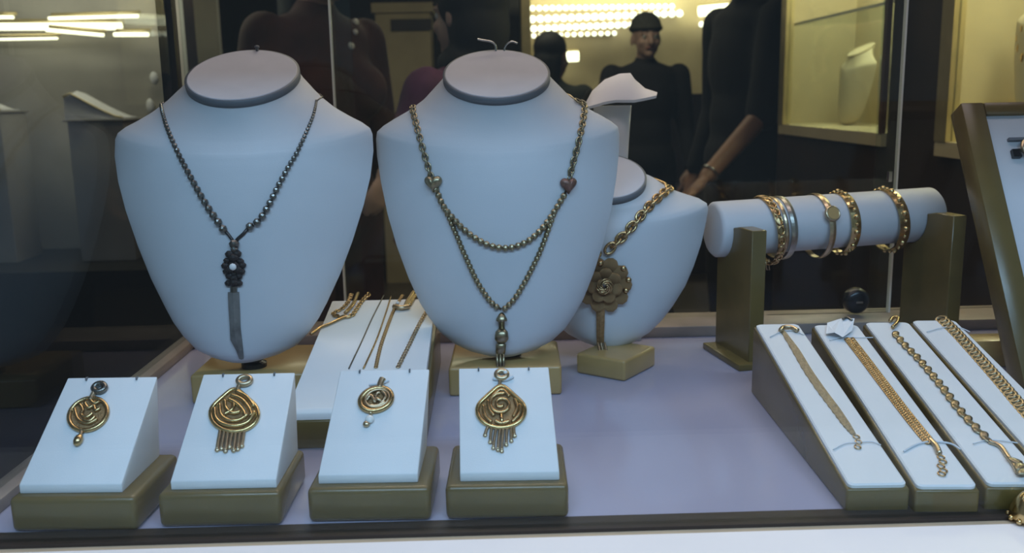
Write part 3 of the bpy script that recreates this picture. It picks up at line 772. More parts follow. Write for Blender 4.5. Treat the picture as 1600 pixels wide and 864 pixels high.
# ------------------------------------------------------------------ bracelet trays
def tray(label, fl, bl, width=0.0425, hf=0.0195, hb=0.0675, L=0.245, rz=None):
    a = on_z(*fl); b = on_z(bl[0], bl[1], hb)
    d = b - a; ang = math.atan2(d.y, d.x) - PI / 2
    L = math.hypot(d.x, d.y)
    root = empty('bracelet_tray', a, ang); tag(root, label, 'bracelet tray', 'sloping bracelet trays at the right')
    t = 0.003
    MB().prism([(0, 0), (L, 0), (L, hb - t), (0, hf - t)], 0, width).build('body', 'olive', root, bevel=0.0018, seg=3)
    # pad with rounded ends, slightly proud of the body
    up = Vector((0, L, hb - hf)); Ls = up.length; up.normalize(); nn = Vector((1, 0, 0)).cross(up)
    o = Vector((0, 0, hf - t)); e = 0.0016; r = 0.004
    outl = []
    for cx_, cy_, a0 in ((e + r, e + r, 180), (width - e - r, e + r, 270), (width - e - r, Ls - e - r, 0), (e + r, Ls - e - r, 90)):
        for k in range(5): outl.append((cx_ + r * math.cos(R(a0 + 22.5 * k)), cy_ + r * math.sin(R(a0 + 22.5 * k))))
    lo = []
    for ins, hh in ((0, -0.001), (0, t * 0.7), (0.0012, t)):
        c = Vector((width / 2, Ls / 2))
        lo.append([o + Vector((x + (ins if x < c.x else -ins), 0, 0)) + up * (y + (ins if y < c.y else -ins)) + nn * hh for x, y in outl])
    MB().loft(lo).build('pad', 'pad_white', root, smooth=False)
    M = Matrix.Translation(a) @ Matrix.Rotation(ang, 4, 'Z')
    S = Stand(); S.root = root; S.p = M @ (o + nn * t); S.n = M.to_3x3() @ nn; S.up = M.to_3x3() @ up
    return S
t1 = tray('bracelet tray at the left of the row, holding the flat gold mesh bracelet', (1321, 801), (1177, 505))
t2 = tray('bracelet tray holding the double curb bracelet and paper tag', (1428, 803), (1268, 506))
t3 = tray('bracelet tray holding the leaf link bracelet, third from the empty shelf', (1538, 799), (1348, 502))
t4 = tray('bracelet tray cut off by the picture edge, holding the twisted bracelet', (1646, 796), (1421, 499))
def thread_on(S, root, pix, r=0.0005, h_=0.001):
    build_at(ptube(S, root, pix, r, 'thread', 'thread', h_), 'thread', 'thread', root)
# 1: flat mesh band narrowing to a chain
br1 = empty('bracelet', sp(t1, 1290, 610)); tag(br1, 'flat gold mesh bracelet with short end chain on the leftmost tray', 'bracelet', 'bracelets on the trays')
cen = spline([(1222, 517, 0), (1243, 548, 0), (1262, 580, 0), (1284, 612, 0), (1305, 640, 0), (1322, 664, 0), (1334, 680, 0)], 6)
wid = [0.0035, 0.0068, 0.0072, 0.0072, 0.0070, 0.006, 0.003]
lo = []; n_ = len(cen)
for i, p in enumerate(cen):
    f = i / (n_ - 1) * (len(wid) - 1); j = min(int(f), len(wid) - 2); wv = wid[j] + (wid[j + 1] - wid[j]) * (f - j)
    q = sp(t1, p.x, p.y); s_ = t1.n.cross(t1.up).normalized(); wob = 0.0004 * (1 if i % 2 else -1)
    lo.append([q - s_ * (wv / 2 + wob), q - s_ * (wv / 2) + t1.n * 0.0012, q + t1.n * (0.0022 + wob), q + s_ * (wv / 2) + t1.n * 0.0012, q + s_ * (wv / 2 + wob)])
build_at(MB().loft(lo), 'mesh_band', 'gold_mesh', br1, smooth=False)
build_at(ptube(t1, br1, [(1219, 521), (1224, 516), (1236, 516), (1246, 521)], 0.0022, 'pewter', 'clasp', 0.003), 'clasp', 'gold_pale', br1)
rl = link_mesh('ring_link', 'gold_pale', 1.2, 1.0, 0.28)
for x, y in ((1338, 684), (1341, 692), (1340, 700)): place('end_link', rl, br1, sp(t1, x, y, 0.001), orient(t1.up, t1.n), (0.0021, 0.0021, 0.0021))
thread_on(t1, br1, [(1302, 704), (1320, 695), (1342, 693), (1362, 692), (1376, 697)])
thread_on(t1, br1, [(1203, 528), (1220, 520), (1240, 518), (1256, 525)])
# 2: double curb chain and tag
br2 = empty('bracelet', sp(t2, 1400, 620)); tag(br2, 'double curb gold bracelet with end chain on the tray with paper tag', 'bracelet', 'bracelets on the trays')
for off in (-4.2, 4.2):
    px = spline([(1326 + off, 531, 0), (1350 + off, 562, 0), (1380 + off, 602, 0), (1415 + off, 648, 0), (1444 + off, 684, 0), (1456 + off * 0.8, 697, 0)], 10)
    pts = resample([sp(t2, p.x, p.y, 0.0014) for p in px], 0.0029)
    me = link_mesh('curb_link', 'gold', 1.25, 0.95, 0.42)
    for a, b in zip(pts, pts[1:]):
        place('curb_link', me, br2, (a + b) / 2, orient(b - a, t2.n) @ Matrix.Rotation(R(32), 3, 'X') @ Matrix.Rotation(R(20), 3, 'Z'), (0.0017,) * 3)
build_at(ptube(t2, br2, [(1452, 690), (1462, 700), (1467, 712)], 0.0022, 'gold', 'clasp', 0.0018), 'clasp', 'gold_pale', br2)
rl2 = link_mesh('ring_link', 'gold', 1.1, 1.0, 0.25)
for x, y in ((1470, 716), (1473, 723), (1470, 730), (1474, 737), (1471, 742)): place('end_link', rl2, br2, sp(t2, x, y, 0.001), orient(t2.up, t2.n), (0.0023,) * 3)
thread_on(t2, br2, [(1412, 707), (1435, 695), (1460, 692), (1485, 695), (1500, 704)], 0.0008)
tg = empty('price_tag', sp(t2, 1312, 517)); tag(tg, 'crumpled white paper tag tied to the double curb bracelet', 'tag')
vs = [(1292, 509), (1312, 505), (1334, 507), (1331, 521), (1316, 534), (1303, 529), (1290, 526)]
mb = MB(); top = [sp(t2, x, y, 0.0030 + 0.0016 * ((i * 7) % 3)) for i, (x, y) in enumerate(vs)]
mb.loft([[p - t2.n * 0.0004 for p in top], top]); build_at(mb, 'tag_paper', 'paper', tg, smooth=False)
build_at(ptube(t2, tg, [(1316, 508), (1323, 506), (1330, 510)], 0.0012, 'pewter', 'x', 0.0062), 'tag_clasp', 'pewter', tg)
thread_on(t2, tg, [(1296, 533), (1318, 528), (1340, 529), (1364, 529)])
# 3: leaf links
br3 = empty('bracelet', sp(t3, 1480, 610)); tag(br3, 'gold bracelet of overlapping leaf links hanging over its tray end', 'bracelet', 'bracelets on the trays')
leaf = MB()
lv = []
for zz, sc_ in ((0, 0.95), (0.22, 1.0), (0.34, 0.6)):
    lv.append([(1.5 * math.cos(t) * sc_, 0.85 * math.sin(t) * sc_ * (1 - 0.35 * math.cos(t)), zz) for t in (2 * PI * k / 14 for k in range(14))])
leaf_me = leaf.loft(lv).mesh('leaf_link', 'gold_dull', smooth=True)
px = spline([(1397, 522, 0), (1412, 540, 0), (1432, 560, 0), (1452, 583, 0), (1474, 610, 0), (1494, 637, 0), (1516, 662, 0), (1536, 682, 0), (1552, 696, 0)], 10)
pts = resample([sp(t3, p.x, p.y, 0.0006) for p in px], 0.0058)
for i, (a, b) in enumerate(zip(pts, pts[1:])):
    place('leaf_link', leaf_me, br3, (a + b) / 2, orient(b - a, t3.n) @ Matrix.Rotation(R(38 if i % 2 else -30), 3, 'Z') @ Matrix.Rotation(R(14), 3, 'Y'), (0.0035,) * 3)
build_at(ptube(t3, br3, [(1390, 506), (1396, 500), (1403, 502), (1400, 510), (1394, 516)], 0.0018, 'gold', 'clasp', 0.003), 'clasp', 'gold', br3)
build_at(ptube(t3, br3, [(1545, 693), (1562, 700), (1574, 716), (1584, 730), (1590, 742)], 0.0019, 'gold_pale', 'x', 0.0016), 'end_chain', 'gold_pale', br3)
for x, y, r in ((1584, 726, 3.6), (1592, 736, 4.0), (1598, 744, 4.0)):
    place('leaf_link', leaf_me, br3, sp(t3, x, y, 0.003), orient(t3.up, t3.n) @ Matrix.Rotation(x, 3, 'Z'), (r * 0.001,) * 3)
thread_on(t3, br3, [(1520, 695), (1540, 690), (1562, 690), (1590, 694)])
# gold bell charm at the foot of that tray
pc = on_z(1590, 797); bell = empty('gold_charm', pc); tag(bell, 'bright gold bell shaped charm lying at the foot of the leaf bracelet tray', 'charm')
fl_ = (t3.p - Vector((0, 0, t3.p.z)))
mb = MB(); cx0, cy0 = 0.0, -0.0150
mb.loft([[(cx0 + r * math.cos(2 * PI * k / 20), cy0 + r * math.sin(2 * PI * k / 20), z) for k in range(20)] for r, z in ((0.012, 0.0015), (0.0135, 0.0025), (0.0125, 0.008), (0.0100, 0.014), (0.006, 0.0185), (0.002, 0.020))])
mb.build('bell', 'gold_bright', bell, smooth=True)
for k in range(12):
    place('rim_bead', sphere_mesh('rim_bead', 'gold_bright'), bell, bell.location + Vector((cx0 + 0.0130 * math.cos(k * PI / 6), cy0 + 0.0130 * math.sin(k * PI / 6), 0.0022)), Matrix.Identity(3), (0.0019,) * 3)
mb = MB().tube([(0.0028 * math.cos(2 * PI * k / 14), cy0, 0.0222 + 0.0028 * math.sin(2 * PI * k / 14)) for k in range(14)], 0.0007, 6, closed=True); mb.build('loop', 'gold_bright', bell, smooth=True)
# 4: twisted wide links
br4 = empty('bracelet', sp(t4, 1545, 570)); tag(br4, 'wide twisted gold bracelet on the tray cut off by the picture edge', 'bracelet', 'bracelets on the trays')
px = spline([(1468, 499, 0), (1490, 520, 0), (1515, 547, 0), (1540, 575, 0), (1566, 605, 0), (1592, 636, 0), (1625, 672, 0), (1660, 708, 0)], 10)
pts = resample([sp(t4, p.x, p.y, 0.0012) for p in px], 0.0066)
tw = link_mesh('twist_link', 'gold_dull', 1.35, 0.9, 0.42)
for i, (a, b) in enumerate(zip(pts, pts[1:])):
    place('twist_link', tw, br4, (a + b) / 2, orient(b - a, t4.n) @ Matrix.Rotation(R(34), 3, 'X') @ Matrix.Rotation(R(24), 3, 'Z'), (0.0040, 0.0042, 0.0036))
thread_on(t4, br4, [(1448, 520), (1475, 513), (1500, 514), (1515, 520)])

# ------------------------------------------------------------------ bracelet roll
cL = on_y(1113, 359, 0.985); cR = on_y(1456, 334, 1.033); RR = 0.0300
axis = (cR - cL); Lr = axis.length; ax = axis.normalized()
roll = empty('bracelet_roll', Vector((cL.x, cL.y, 0)), math.atan2(ax.y, ax.x))
tag(roll, 'white cylinder roll on two olive posts carrying gold bracelets', 'bracelet roll')
Mr = Matrix.Translation(cL) @ orient(ax, Vector((0, 0, 1))).to_4x4()
invr = world_to(roll)
def rollp(s_, ang, r):  # s_: metres along the roll, ang from straight down toward the viewer
    return Mr @ Vector((s_, -r * math.cos(ang), r * math.sin(ang)))   # ang 0 faces the viewer, 90 deg is up
mb = MB(); loops = []
for s_, r in ((0.0, RR - 0.005), (0.0008, RR - 0.0025), (0.0035, RR), (Lr - 0.0035, RR), (Lr - 0.0008, RR - 0.0025), (Lr, RR - 0.005)):
    loops.append([rollp(s_, 2 * PI * k / 48, r) for k in range(48)])
mb.loft(loops); build_at(mb, 'roll_form', 'bust_white', roll)
def leg(x0, x1, nm, zc):
    # board with a cradle cut for the roll, in the roll's own frame
    d0, d1 = -0.074, 0.008; poly = [(d0, 0.0), (d1, 0.0), (d1, zc - RR * 0.98)]
    for k in range(13):
        an = R(76 + k * (190 - 76) / 12)
        poly.append((math.cos(an) * (RR + 0.0006), zc - math.sin(an) * (RR + 0.0006)))
    poly.append((d0 + 0.03, zc + 0.008)); poly.append((d0, zc + 0.008))
    lg = MB().prism(poly, x0, x1).build('post', 'olive', roll, bevel=0.0008, seg=1)
    MB().box(x0 - 0.014, x1 + 0.006, d0 - 0.008, d1 + 0.002, 0, 0.007).build('foot', 'olive', lg, bevel=0.0012)
leg(0.010, 0.026, 'post', cL.z + ax.z * 0.018); leg(Lr - 0.028, Lr - 0.012, 'post', cL.z + ax.z * (Lr - 0.02))

def s_of(px, py):   # distance along the roll for a pixel on its front
    best = None
    for k in range(0, 400):
        s_ = Lr * k / 400; p = rollp(s_, R(30), RR)
        v = CAM_M.transposed() @ (p - CAM_LOC); x = 800 + F * v.x / -v.z
        if best is None or abs(x - px) < best[0]: best = (abs(x - px), s_)
    return best[1]
def bangle(label, px, width, th, m, style, tiltz=0.0, sag=0.004):
    s0 = s_of(px, 0)
    root = empty('bracelet', rollp(s0, R(90), RR)); tag(root, label, 'bracelet', 'bracelets on the roll')
    mb = MB(); N = 64; loops = []
    def ringpt(an, ds, r):
        # hangs on the roll: touching at the top, loose by sag below; leaning along the roll by tiltz
        rr = r + sag * (1 - math.sin(an)) / 2 * 1.6
        return rollp(s0 + ds + tiltz * math.sin(an), an, rr)
    prof_ = [(-width / 2, 0.0004), (width / 2, 0.0004), (width / 2, th * 0.7), (0, th), (-width / 2, th * 0.7)]
    for k in range(N):
        an = 2 * PI * k / N
        loops.append([ringpt(an, ds, RR + rr) for ds, rr in prof_])
    loops.append(loops[0]); mb.loft(loops, False, False)
    build_at(mb, 'band', m, root, smooth=False)
    if style == 'links':
        me = link_mesh('oval_link', m, 1.3, 0.9, 0.34)
        for k in range(22):
            an = 2 * PI * k / 22
            p = ringpt(an, 0, RR + th); nn = (p - rollp(s0, 0, 0)).normalized()
            place('oval_link', me, root, p, orient(ringpt(an + 0.1, 0, RR + th) - p, nn), (width * 0.42,) * 3)
    if style == 'studs':
        for k in range(26):
            an = 2 * PI * k / 26
            p = ringpt(an, 0, RR + th)
            place('stud', sphere_mesh('stud', 'gold_bright'), root, p, Matrix.Identity(3), (width * (0.26 if k % 2 else 0.18),) * 3)
    if style == 'watch':
        p = ringpt(R(22), 0, RR + th); nn = (p - rollp(s0, 0, 0)); nn = (nn - ax * nn.dot(ax)).normalized()
        o = orient(ax, nn); mb = MB(); r = 0.0085
        mb.loft([[p + o @ Vector((rr * math.cos(2 * PI * k / 28), rr * math.sin(2 * PI * k / 28), zz)) for k in range(28)] for rr, zz in ((r * .9, -0.001), (r, 0.0), (r, 0.003), (r * .85, 0.0042), (r * 0.8, 0.0036))])
        wf = build_at(mb, 'round_case', 'gold_pale', root)
        mb = MB(); mb.loft([[p + o @ Vector((r * 0.78 * math.cos(2 * PI * k / 28), r * 0.78 * math.sin(2 * PI * k / 28), zz)) for k in range(28)] for zz in (0.0036, 0.0040)])
        build_at(mb, 'face', 'olive_gold', root, smooth=False)
    return root
g1 = bangle('two tone gold link bracelet nearest the left end of the roll', 1214, 0.0085, 0.0022, 'gold', 'links', -0.004, 0.006)
g2 = bangle('thin plain pale bangle beside the two tone link bracelet', 1226, 0.0038, 0.0018, 'gold_pale', 'plain', -0.002, 0.003)
g3 = bangle('grey silver double band bangle next to the thin pale bangle', 1237, 0.0070, 0.0018, 'silver_dull', 'plain', -0.001, 0.004)
g4 = bangle('slim gold watch bracelet with round face at the middle of the roll', 1295, 0.0070, 0.0022, 'gold_pale', 'watch', -0.001, 0.005)
g5 = bangle('broad bright gold bangle with raised studs right of the watch', 1333, 0.0110, 0.0022, 'gold_bright', 'studs', -0.001, 0.003)
g6 = bangle('broad gold bangle alone near the right end of the roll', 1408, 0.0120, 0.0022, 'gold', 'studs', -0.003, 0.004)
pcl = rollp(s_of(1212, 400), R(-85), RR + 0.006)
build_at(MB().tube([pcl, pcl + Vector((0.002, -0.001, -0.012)), pcl + Vector((0.005, -0.001, -0.0125)), pcl + Vector((0.004, 0, 0))], 0.0006, 6), 'safety_chain', 'gold_pale', g1)

# ------------------------------------------------------------------ framed tray leaning at the right
def framed_tray():
    # front face lower-left and upper-left corners from the photo; it stands on the shelf and leans back
    bl = on_z(1601, 611, 0.002)
    X = bl.x; tl = on_x(1501, 166, X)
    d = Vector((0, tl.y - bl.y, tl.z - bl.z)); Hh = d.length; tilt = math.atan2(d.y, d.z)
    root = empty('framed_tray', (X, bl.y, 0.006)); root.rotation_euler = (-tilt, 0, 0)
    tag(root, 'tall olive framed tray with pale blue panel leaning at the right edge', 'display tray')
    W = 0.24; fw = 0.024; th = 0.026
    for nm, (x0, x1, z0, z1) in (('frame_side', (0, fw, 0, Hh)), ('frame_side', (W - fw, W, 0, Hh)), ('frame_rail', (fw, W - fw, Hh - fw * 0.62, Hh)), ('frame_rail', (fw, W - fw, 0, fw))):
        MB().box(x0, x1, 0, th, z0, z1).build(nm, 'olive', root, bevel=0.002, seg=2)
    panel = MB().box(fw, W - fw, 0.004, th - 0.002, fw, Hh - fw * 0.62).build('panel', 'bust_white', root)
    # recess with a dark slot for a ring, just showing at the picture edge
    M = Matrix.Translation(root.location) @ root.rotation_euler.to_matrix().to_4x4(); iv = M.inverted(); nrm = M.to_3x3() @ Vector((0, 1, 0)); p0 = M @ Vector((0, 0.004, 0))
    c = iv @ on_plane(1573, 218, p0, nrm); c2 = iv @ on_plane(1578, 236, p0, nrm)
    MB().box(c.x, c.x + 0.05, -0.0005, 0.004, c.z - 0.003, c.z).build('slot_lip', 'rim_grey', panel)
    MB().box(c2.x, c2.x + 0.0085, -0.0008, 0.004, c2.z - 0.009, c2.z).build('slot', 'black_plastic', panel)
    iv2 = iv
    mb = MB(); 
    mb.tube([(c.x + 0.027 + 0.016 * math.cos(2 * PI * k / 24), -0.002, c.z - 0.013 + 0.011 * math.sin(2 * PI * k / 24)) for k in range(24)], 0.003, 8, closed=True)
    rg = mb.build('gold_ring', 'gold_pale', None, smooth=True); rg.matrix_world = M
    tag(rg, 'gold ring set in the pale panel of the framed tray', 'ring')
    # rear prop
    MB().box(W / 2 - 0.02, W / 2 + 0.02, th, th + 0.004, 0.03, Hh * 0.8).build('prop', 'olive', root)
framed_tray()
# small warm wooden block behind the trays at the right
q = on_z(1512, 575); tag(MB().box(q.x, q.x + 0.07, q.y, q.y + 0.03, 0, 0.028).build('wood_block', 'olive_gold', bevel=0.002), 'low orange brown wooden block behind the bracelet trays', 'block')

# ------------------------------------------------------------------ white wing topped stand behind the short bust
pw = on_y(960, 150, 1.045)
ws = empty('earring_stand', (pw.x, 1.045, 0)); tag(ws, 'white stand with curved wing shaped top rising behind the short bust', 'jewellery stand')
MB().box(-0.03, 0.03, -0.012, 0.014, 0, 0.008).build('foot', 'bust_white', ws, bevel=0.001)
def wl(px, py, dy=0.0): 
    p = on_y(px, py, 1.045 + dy); return Vector((p.x - pw.x, dy, p.z))
# column
lo = []
for f in range(9):
    t = f / 8; z = 0.008 + (wl(960, 165).z - 0.008) * t
    hw = 0.0150 + 0.0062 * t ** 3; cxx = wl(957, 200).x - 0.002 * (1 - t)
    lo.append([(cxx + hw * math.cos(a), 0.008 * math.sin(a), z) for a in (2 * PI * k / 20 for k in range(20))])
MB().loft(lo).build('column', 'wing_white', ws, smooth=True)
# wing top: curved sheet with thickness
top = [(912, 166), (925, 142), (945, 124), (968, 115), (985, 114), (992, 124), (1008, 138), (1026, 148)]
bot = [(912, 168), (928, 164), (945, 159), (962, 156), (980, 156), (992, 156), (1008, 153), (1026, 149)]
fr = []; 
for (a, b) in zip(top, bot):
    P_ = wl(a[0], a[1], 0.016); Q_ = wl(b[0], b[1], -0.014); mid = (P_ + Q_) / 2 + Vector((0, -0.004, 0.003))
    fr.append([P_, mid, Q_, Q_ + Vector((0, 0.003, -0.003)), mid + Vector((0, 0.004, -0.004)), P_ + Vector((0, 0.003, -0.003))])
MB().loft(fr).build('wing_top', 'wing_white', ws, smooth=True).data.set_sharp_from_angle(angle=R(50))

# ------------------------------------------------------------------ the shop behind
ZF = -0.95; ZT = 1.62
struct(MB().box(-3.2, 3.2, YB + 0.03, 7.0, ZF - 0.05, ZF).build('floor', 'floor_tile'))
struct(MB().box(-3.2, 3.2, YB + 0.03, 7.0, ZT, ZT + 0.05).build('ceiling', 'ceiling_paint'))
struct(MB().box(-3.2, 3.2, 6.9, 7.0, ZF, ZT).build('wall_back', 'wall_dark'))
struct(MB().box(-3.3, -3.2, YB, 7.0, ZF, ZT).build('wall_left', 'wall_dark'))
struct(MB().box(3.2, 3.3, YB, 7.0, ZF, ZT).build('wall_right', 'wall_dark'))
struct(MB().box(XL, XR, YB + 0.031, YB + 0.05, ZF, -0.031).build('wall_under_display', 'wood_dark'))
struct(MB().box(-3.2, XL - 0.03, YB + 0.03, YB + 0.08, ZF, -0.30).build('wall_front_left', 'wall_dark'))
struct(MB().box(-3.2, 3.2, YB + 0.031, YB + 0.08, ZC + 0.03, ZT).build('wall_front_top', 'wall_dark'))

def niche_bust(label, base, s_, rz, m='cream_bust', grp='cream busts in the wall showcases'):
    root = empty('display_bust', base, rz); root.scale = (s_, s_, s_); tag(root, label, 'display bust', grp)
    form = link('bust_form', NB_MESH[m], root); return root
NB_MESH = {}
for m in ('cream_bust', 'bust_white'):
    NB_MESH[m] = bust_mesh(bust2.secs, 'bust_form', m, 32)

# wall showcases at the right: cabinet with two lit niches facing left
XW = 0.93
wc = empty('wall_showcase', (XW, 1.55, ZF)); tag(wc, 'dark wooden wall showcase with two warm lit niches at the right', 'showcase')
def wcb(nm, x0, x1, y0, y1, z0, z1, m, par=wc, bv=0.0):
    return MB().box(x0 - XW, x1 - XW, y0 - 1.55, y1 - 1.55, z0 - ZF, z1 - ZF).build(nm, m, par, bevel=bv)
yA0 = on_x(1386, 200, XW).y; yA1 = on_x(1222, 190, XW).y; zA = on_x(1378, 208, XW).z
yB0 = 1.30; yB1 = on_x(1474, 150, XW).y; zB = on_x(1490, 222, XW).z
wcb('plinth', XW, XW + 0.5, yB0 - 0.15, yA1 + 0.04, ZF, min(zA, zB) - 0.03, 'wood_dark')
wcb('post', XW, XW + 0.5, yB1, yA0, min(zA, zB) - 0.03, 1.5, 'wood_dark')
wcb('post', XW, XW + 0.5, yA1, yA1 + 0.04, min(zA, zB) - 0.03, 1.5, 'wood_dark')
wcb('post', XW, XW + 0.5, yB0 - 0.15, yB0, min(zA, zB) - 0.03, 1.5, 'wood_dark')
wcb('back_panel', XW + 0.22, XW + 0.5, yB0, yA1, min(zA, zB) - 0.03, 1.5, 'cream')
wcb('ledge', XW - 0.012, XW + 0.22, yA0, yA1, zA - 0.03, zA, 'cream')
wcb('ledge', XW - 0.012, XW + 0.22, yB0, yB1, zB - 0.03, zB, 'cream')
for (y0, y1, z) in ((yA0, yA1, zA), (yB0, yB1, zB)):
    wcb('brass_strip', XW - 0.014, XW - 0.002, y0, y0 + 0.018, z, 1.0, 'wood_red'); wcb('brass_strip', XW - 0.014, XW + 0.01, y1 - 0.05, y1, z, 1.0, 'brass')
    wcb('lining', XW + 0.004, XW + 0.22, y1 - 0.006, y1, z, 0.78, 'cream'); wcb('lining', XW + 0.004, XW + 0.22, y0, y0 + 0.006, z, 0.78, 'cream')
    wcb('niche_top', XW, XW + 0.22, y0, y1, 0.78, 0.80, 'wood_dark')
    wcb('niche_lamp', XW + 0.03, XW + 0.06, y0 + 0.03, y1 - 0.03, 0.765, 0.78, 'led_warm')
    wcb('pane', XW - 0.004, XW, y0 + 0.018, y1 - 0.05, z, 0.78, 'glass')
    area('niche_light', (XW + 0.10, (y0 + y1) / 2, 0.76), (0, 0, 0), 0.1, (y1 - y0) * 0.8, 4.0, (1.0, 0.82, 0.54))
wcb('glass_shelf', XW + 0.02, XW + 0.215, yA0 + 0.01, yA1 - 0.01, zA + 0.30, zA + 0.306, 'glass')
wcb('shelf_edge', XW + 0.016, XW + 0.02, yA0 + 0.01, yA1 - 0.01, zA + 0.299, zA + 0.307, 'glass_edge')
niche_bust('cream bust standing in the far lit niche, left one', (XW + 0.13, yA0 + (yA1 - yA0) * 0.72, zA + 0.001), 0.80, R(-82))
niche_bust('cream bust standing in the far lit niche, right one', (XW + 0.12, yA0 + (yA1 - yA0) * 0.28, zA + 0.001), 0.86, R(-72))
nb = niche_bust('cream bust with gold pendants in the near niche at the picture edge', (XW + 0.11, 1.715, zB + 0.001), 1.08, R(-74))
# gold ornaments worn by that bust
gp = empty('gold_bib_necklace', nb.location + Vector((-0.055, -0.045, 0.2))); tag(gp, 'gold plaque necklace on the cream bust at the picture edge', 'necklace')
nbv = BVHTree.FromPolygons([nb.location + Matrix.Rotation(R(-74), 3, 'Z') @ (v.co * 1.08) for v in NB_MESH['cream_bust'].vertices], [p.vertices[:] for p in NB_MESH['cream_bust'].polygons])
for px, py, r in ((1588, 60, 5), (1583, 100, 8), (1590, 75, 6), (1597, 90, 7), (1596, 45, 5), (1581, 118, 4)):
    hit = nbv.ray_cast(CAM_LOC, ray(px, py))
    if hit[0] is not None:
        place('plaque', faceted_mesh('plaque', 'gold_bright'), gp, hit[0], orient(Vector((0, 0, 1)), hit[1]), (r * 0.0014, r * 0.0011, r * 0.0004))

# left showcase seen through the side pane
YS = 2.55
lx0 = on_y(-60, 300, YS).x; lx1 = on_y(262, 300, YS).x
zc = on_y(120, 424, YS).z
ls = empty('left_showcase', ((lx0 + lx1) / 2, YS, ZF)); ls.name = 'counter_showcase'; tag(ls, 'black counter showcase with grey back and warm light strips at the left', 'showcase')
def lsb(nm, x0, x1, y0, y1, z0, z1, m): 
    return MB().box(x0 - (lx0 + lx1) / 2, x1 - (lx0 + lx1) / 2, y0 - YS, y1 - YS, z0 - ZF, z1 - ZF).build(nm, m, ls)
lsb('counter', lx0 - 0.4, lx1 + 0.05, YS, YS + 0.45, ZF, zc, 'cabinet_black')
lsb('back_panel', lx0 - 0.4, lx1 + 0.05, YS + 0.43, YS + 0.46, zc, 1.3, 'wall_grey')
lsb('side_panel', lx1 + 0.02, lx1 + 0.05, YS + 0.2, YS + 0.43, zc, 1.3, 'wood_dark')
def led_bar(label, x0, y0, x1, y1, Y, h_, m='led_warm'):
    a = on_y(x0, y0, Y); b = on_y(x1, y1, Y)
    root = empty('light_strip', a); tag(root, label, 'light strip', 'warm light strips')
    mid = (a + b) / 2
    build_at(MB().tube([a, mid, b], h_, 8), 'tube', m, root)
    build_at(MB().tube([a + Vector((0, 0.02, 0.012)), b + Vector((0, 0.02, 0.012))], h_ * 1.1, 4), 'channel', 'brass', root)
    return root
yl = YS + 0.38
led_bar('bright thick warm light strip at the top left, lower of the long pair', -40, 42, 190, 41, yl, 0.011)
led_bar('thin warm light strip at the top left, upper of the long pair', 76, 29, 216, 25, yl - 0.05, 0.005)
led_bar('faint warm light strip under the bright thick strip', 72, 47, 162, 55, yl - 0.08, 0.005)
led_bar('lowest thin warm light strip at the far left edge', -20, 62, 90, 60, yl - 0.03, 0.0035)
led_bar('short warm light strip at the top left corner of the picture', -10, 27, 21, 27, yl - 0.06, 0.005)
led_bar('short warm light strip beside the black corner post', 178, 54, 232, 54, yl - 0.04, 0.006)
area('counter_light', ((lx0 + lx1) / 2, YS + 0.15, 0.75), (R(20), 0, 0), 0.9, 0.1, 3.2, (1.0, 0.88, 0.66))
for i_, (xa, xb, ya, yb, lab) in enumerate(((108, 202, 134, 186, 'white slanted pad lying on the grey plinth of the left counter'), (-40, 14, 150, 174, 'white slanted pad cut off by the left picture edge'))):
    yy = YS + 0.22
    a = on_y(xa, ya, yy); b = on_y(xb, yb, yy); zt = b.z - 0.004
    pl_ = empty('grey_plinth', ((a.x + b.x) / 2, yy, zc)); tag(pl_, ('grey plinth under the white slanted pad on the left counter', 'grey plinth at the left picture edge')[i_], 'plinth', 'grey plinths on the left counter')
    hw = (b.x - a.x) / 2
    MB().box(-hw * 0.9, hw * 1.05, -0.06, 0.10, 0, zt - zc).build('plinth_body', 'wall_grey', pl_, bevel=0.004)
    MB().box(-hw * 0.98, hw * 1.12, -0.07, 0.11, zt - zc, zt - zc + 0.006).build('plinth_top', 'wall_grey', pl_, bevel=0.001)
    sl = empty('slanted_pad', ((a.x + b.x) / 2, yy, zt + 0.006)); tag(sl, lab, 'pad', 'white pads on the left counter')
    h0 = a.z - zt - 0.006
    lo = []
    for f in range(9):
        t = f / 8; x = -hw + 2 * hw * t
        top = max(0.004, h0 * (1 - t) ** 1.2 * min(1, 0.75 + t * 2)); th = 0.03 if False else min(top, 0.05)
        lo.append([(x, -0.05, top * 0.15), (x, -0.045, top * 0.85), (x, 0.0, top), (x, 0.06, top * 0.9), (x, 0.065, 0), (x, -0.05, 0)])
    MB().loft(lo).build('pad_form', 'bust_white', sl, smooth=False)
    MB().tube([(-hw + 2 * hw * t, -0.047, max(0.004, h0 * (1 - t) ** 1.2 * min(1, 0.75 + t * 2)) * 0.9) for t in (f / 8 for f in range(9))], 0.0035, 6).build('piping', 'cream', sl, smooth=True)
for (x, y, lab) in ((241, 122, 'small round white ornament high beside the black corner post'), (235, 166, 'small white ornament low beside the black corner post')):
    p = on_y(x, y, YS + 0.40)
    o = empty('white_ornament', p); tag(o, lab, 'ornament', 'white ornaments by the post')
    MB().ellipsoid((0, 0, 0), (0.013, 0.010, 0.020 if y < 130 else 0.024), 14, 9).build('ball', 'bust_white', o, smooth=True)
    MB().tube([(0, 0.008, 0), (0, 0.032, 0.0)], 0.004, 8).build('peg', 'brass', o)

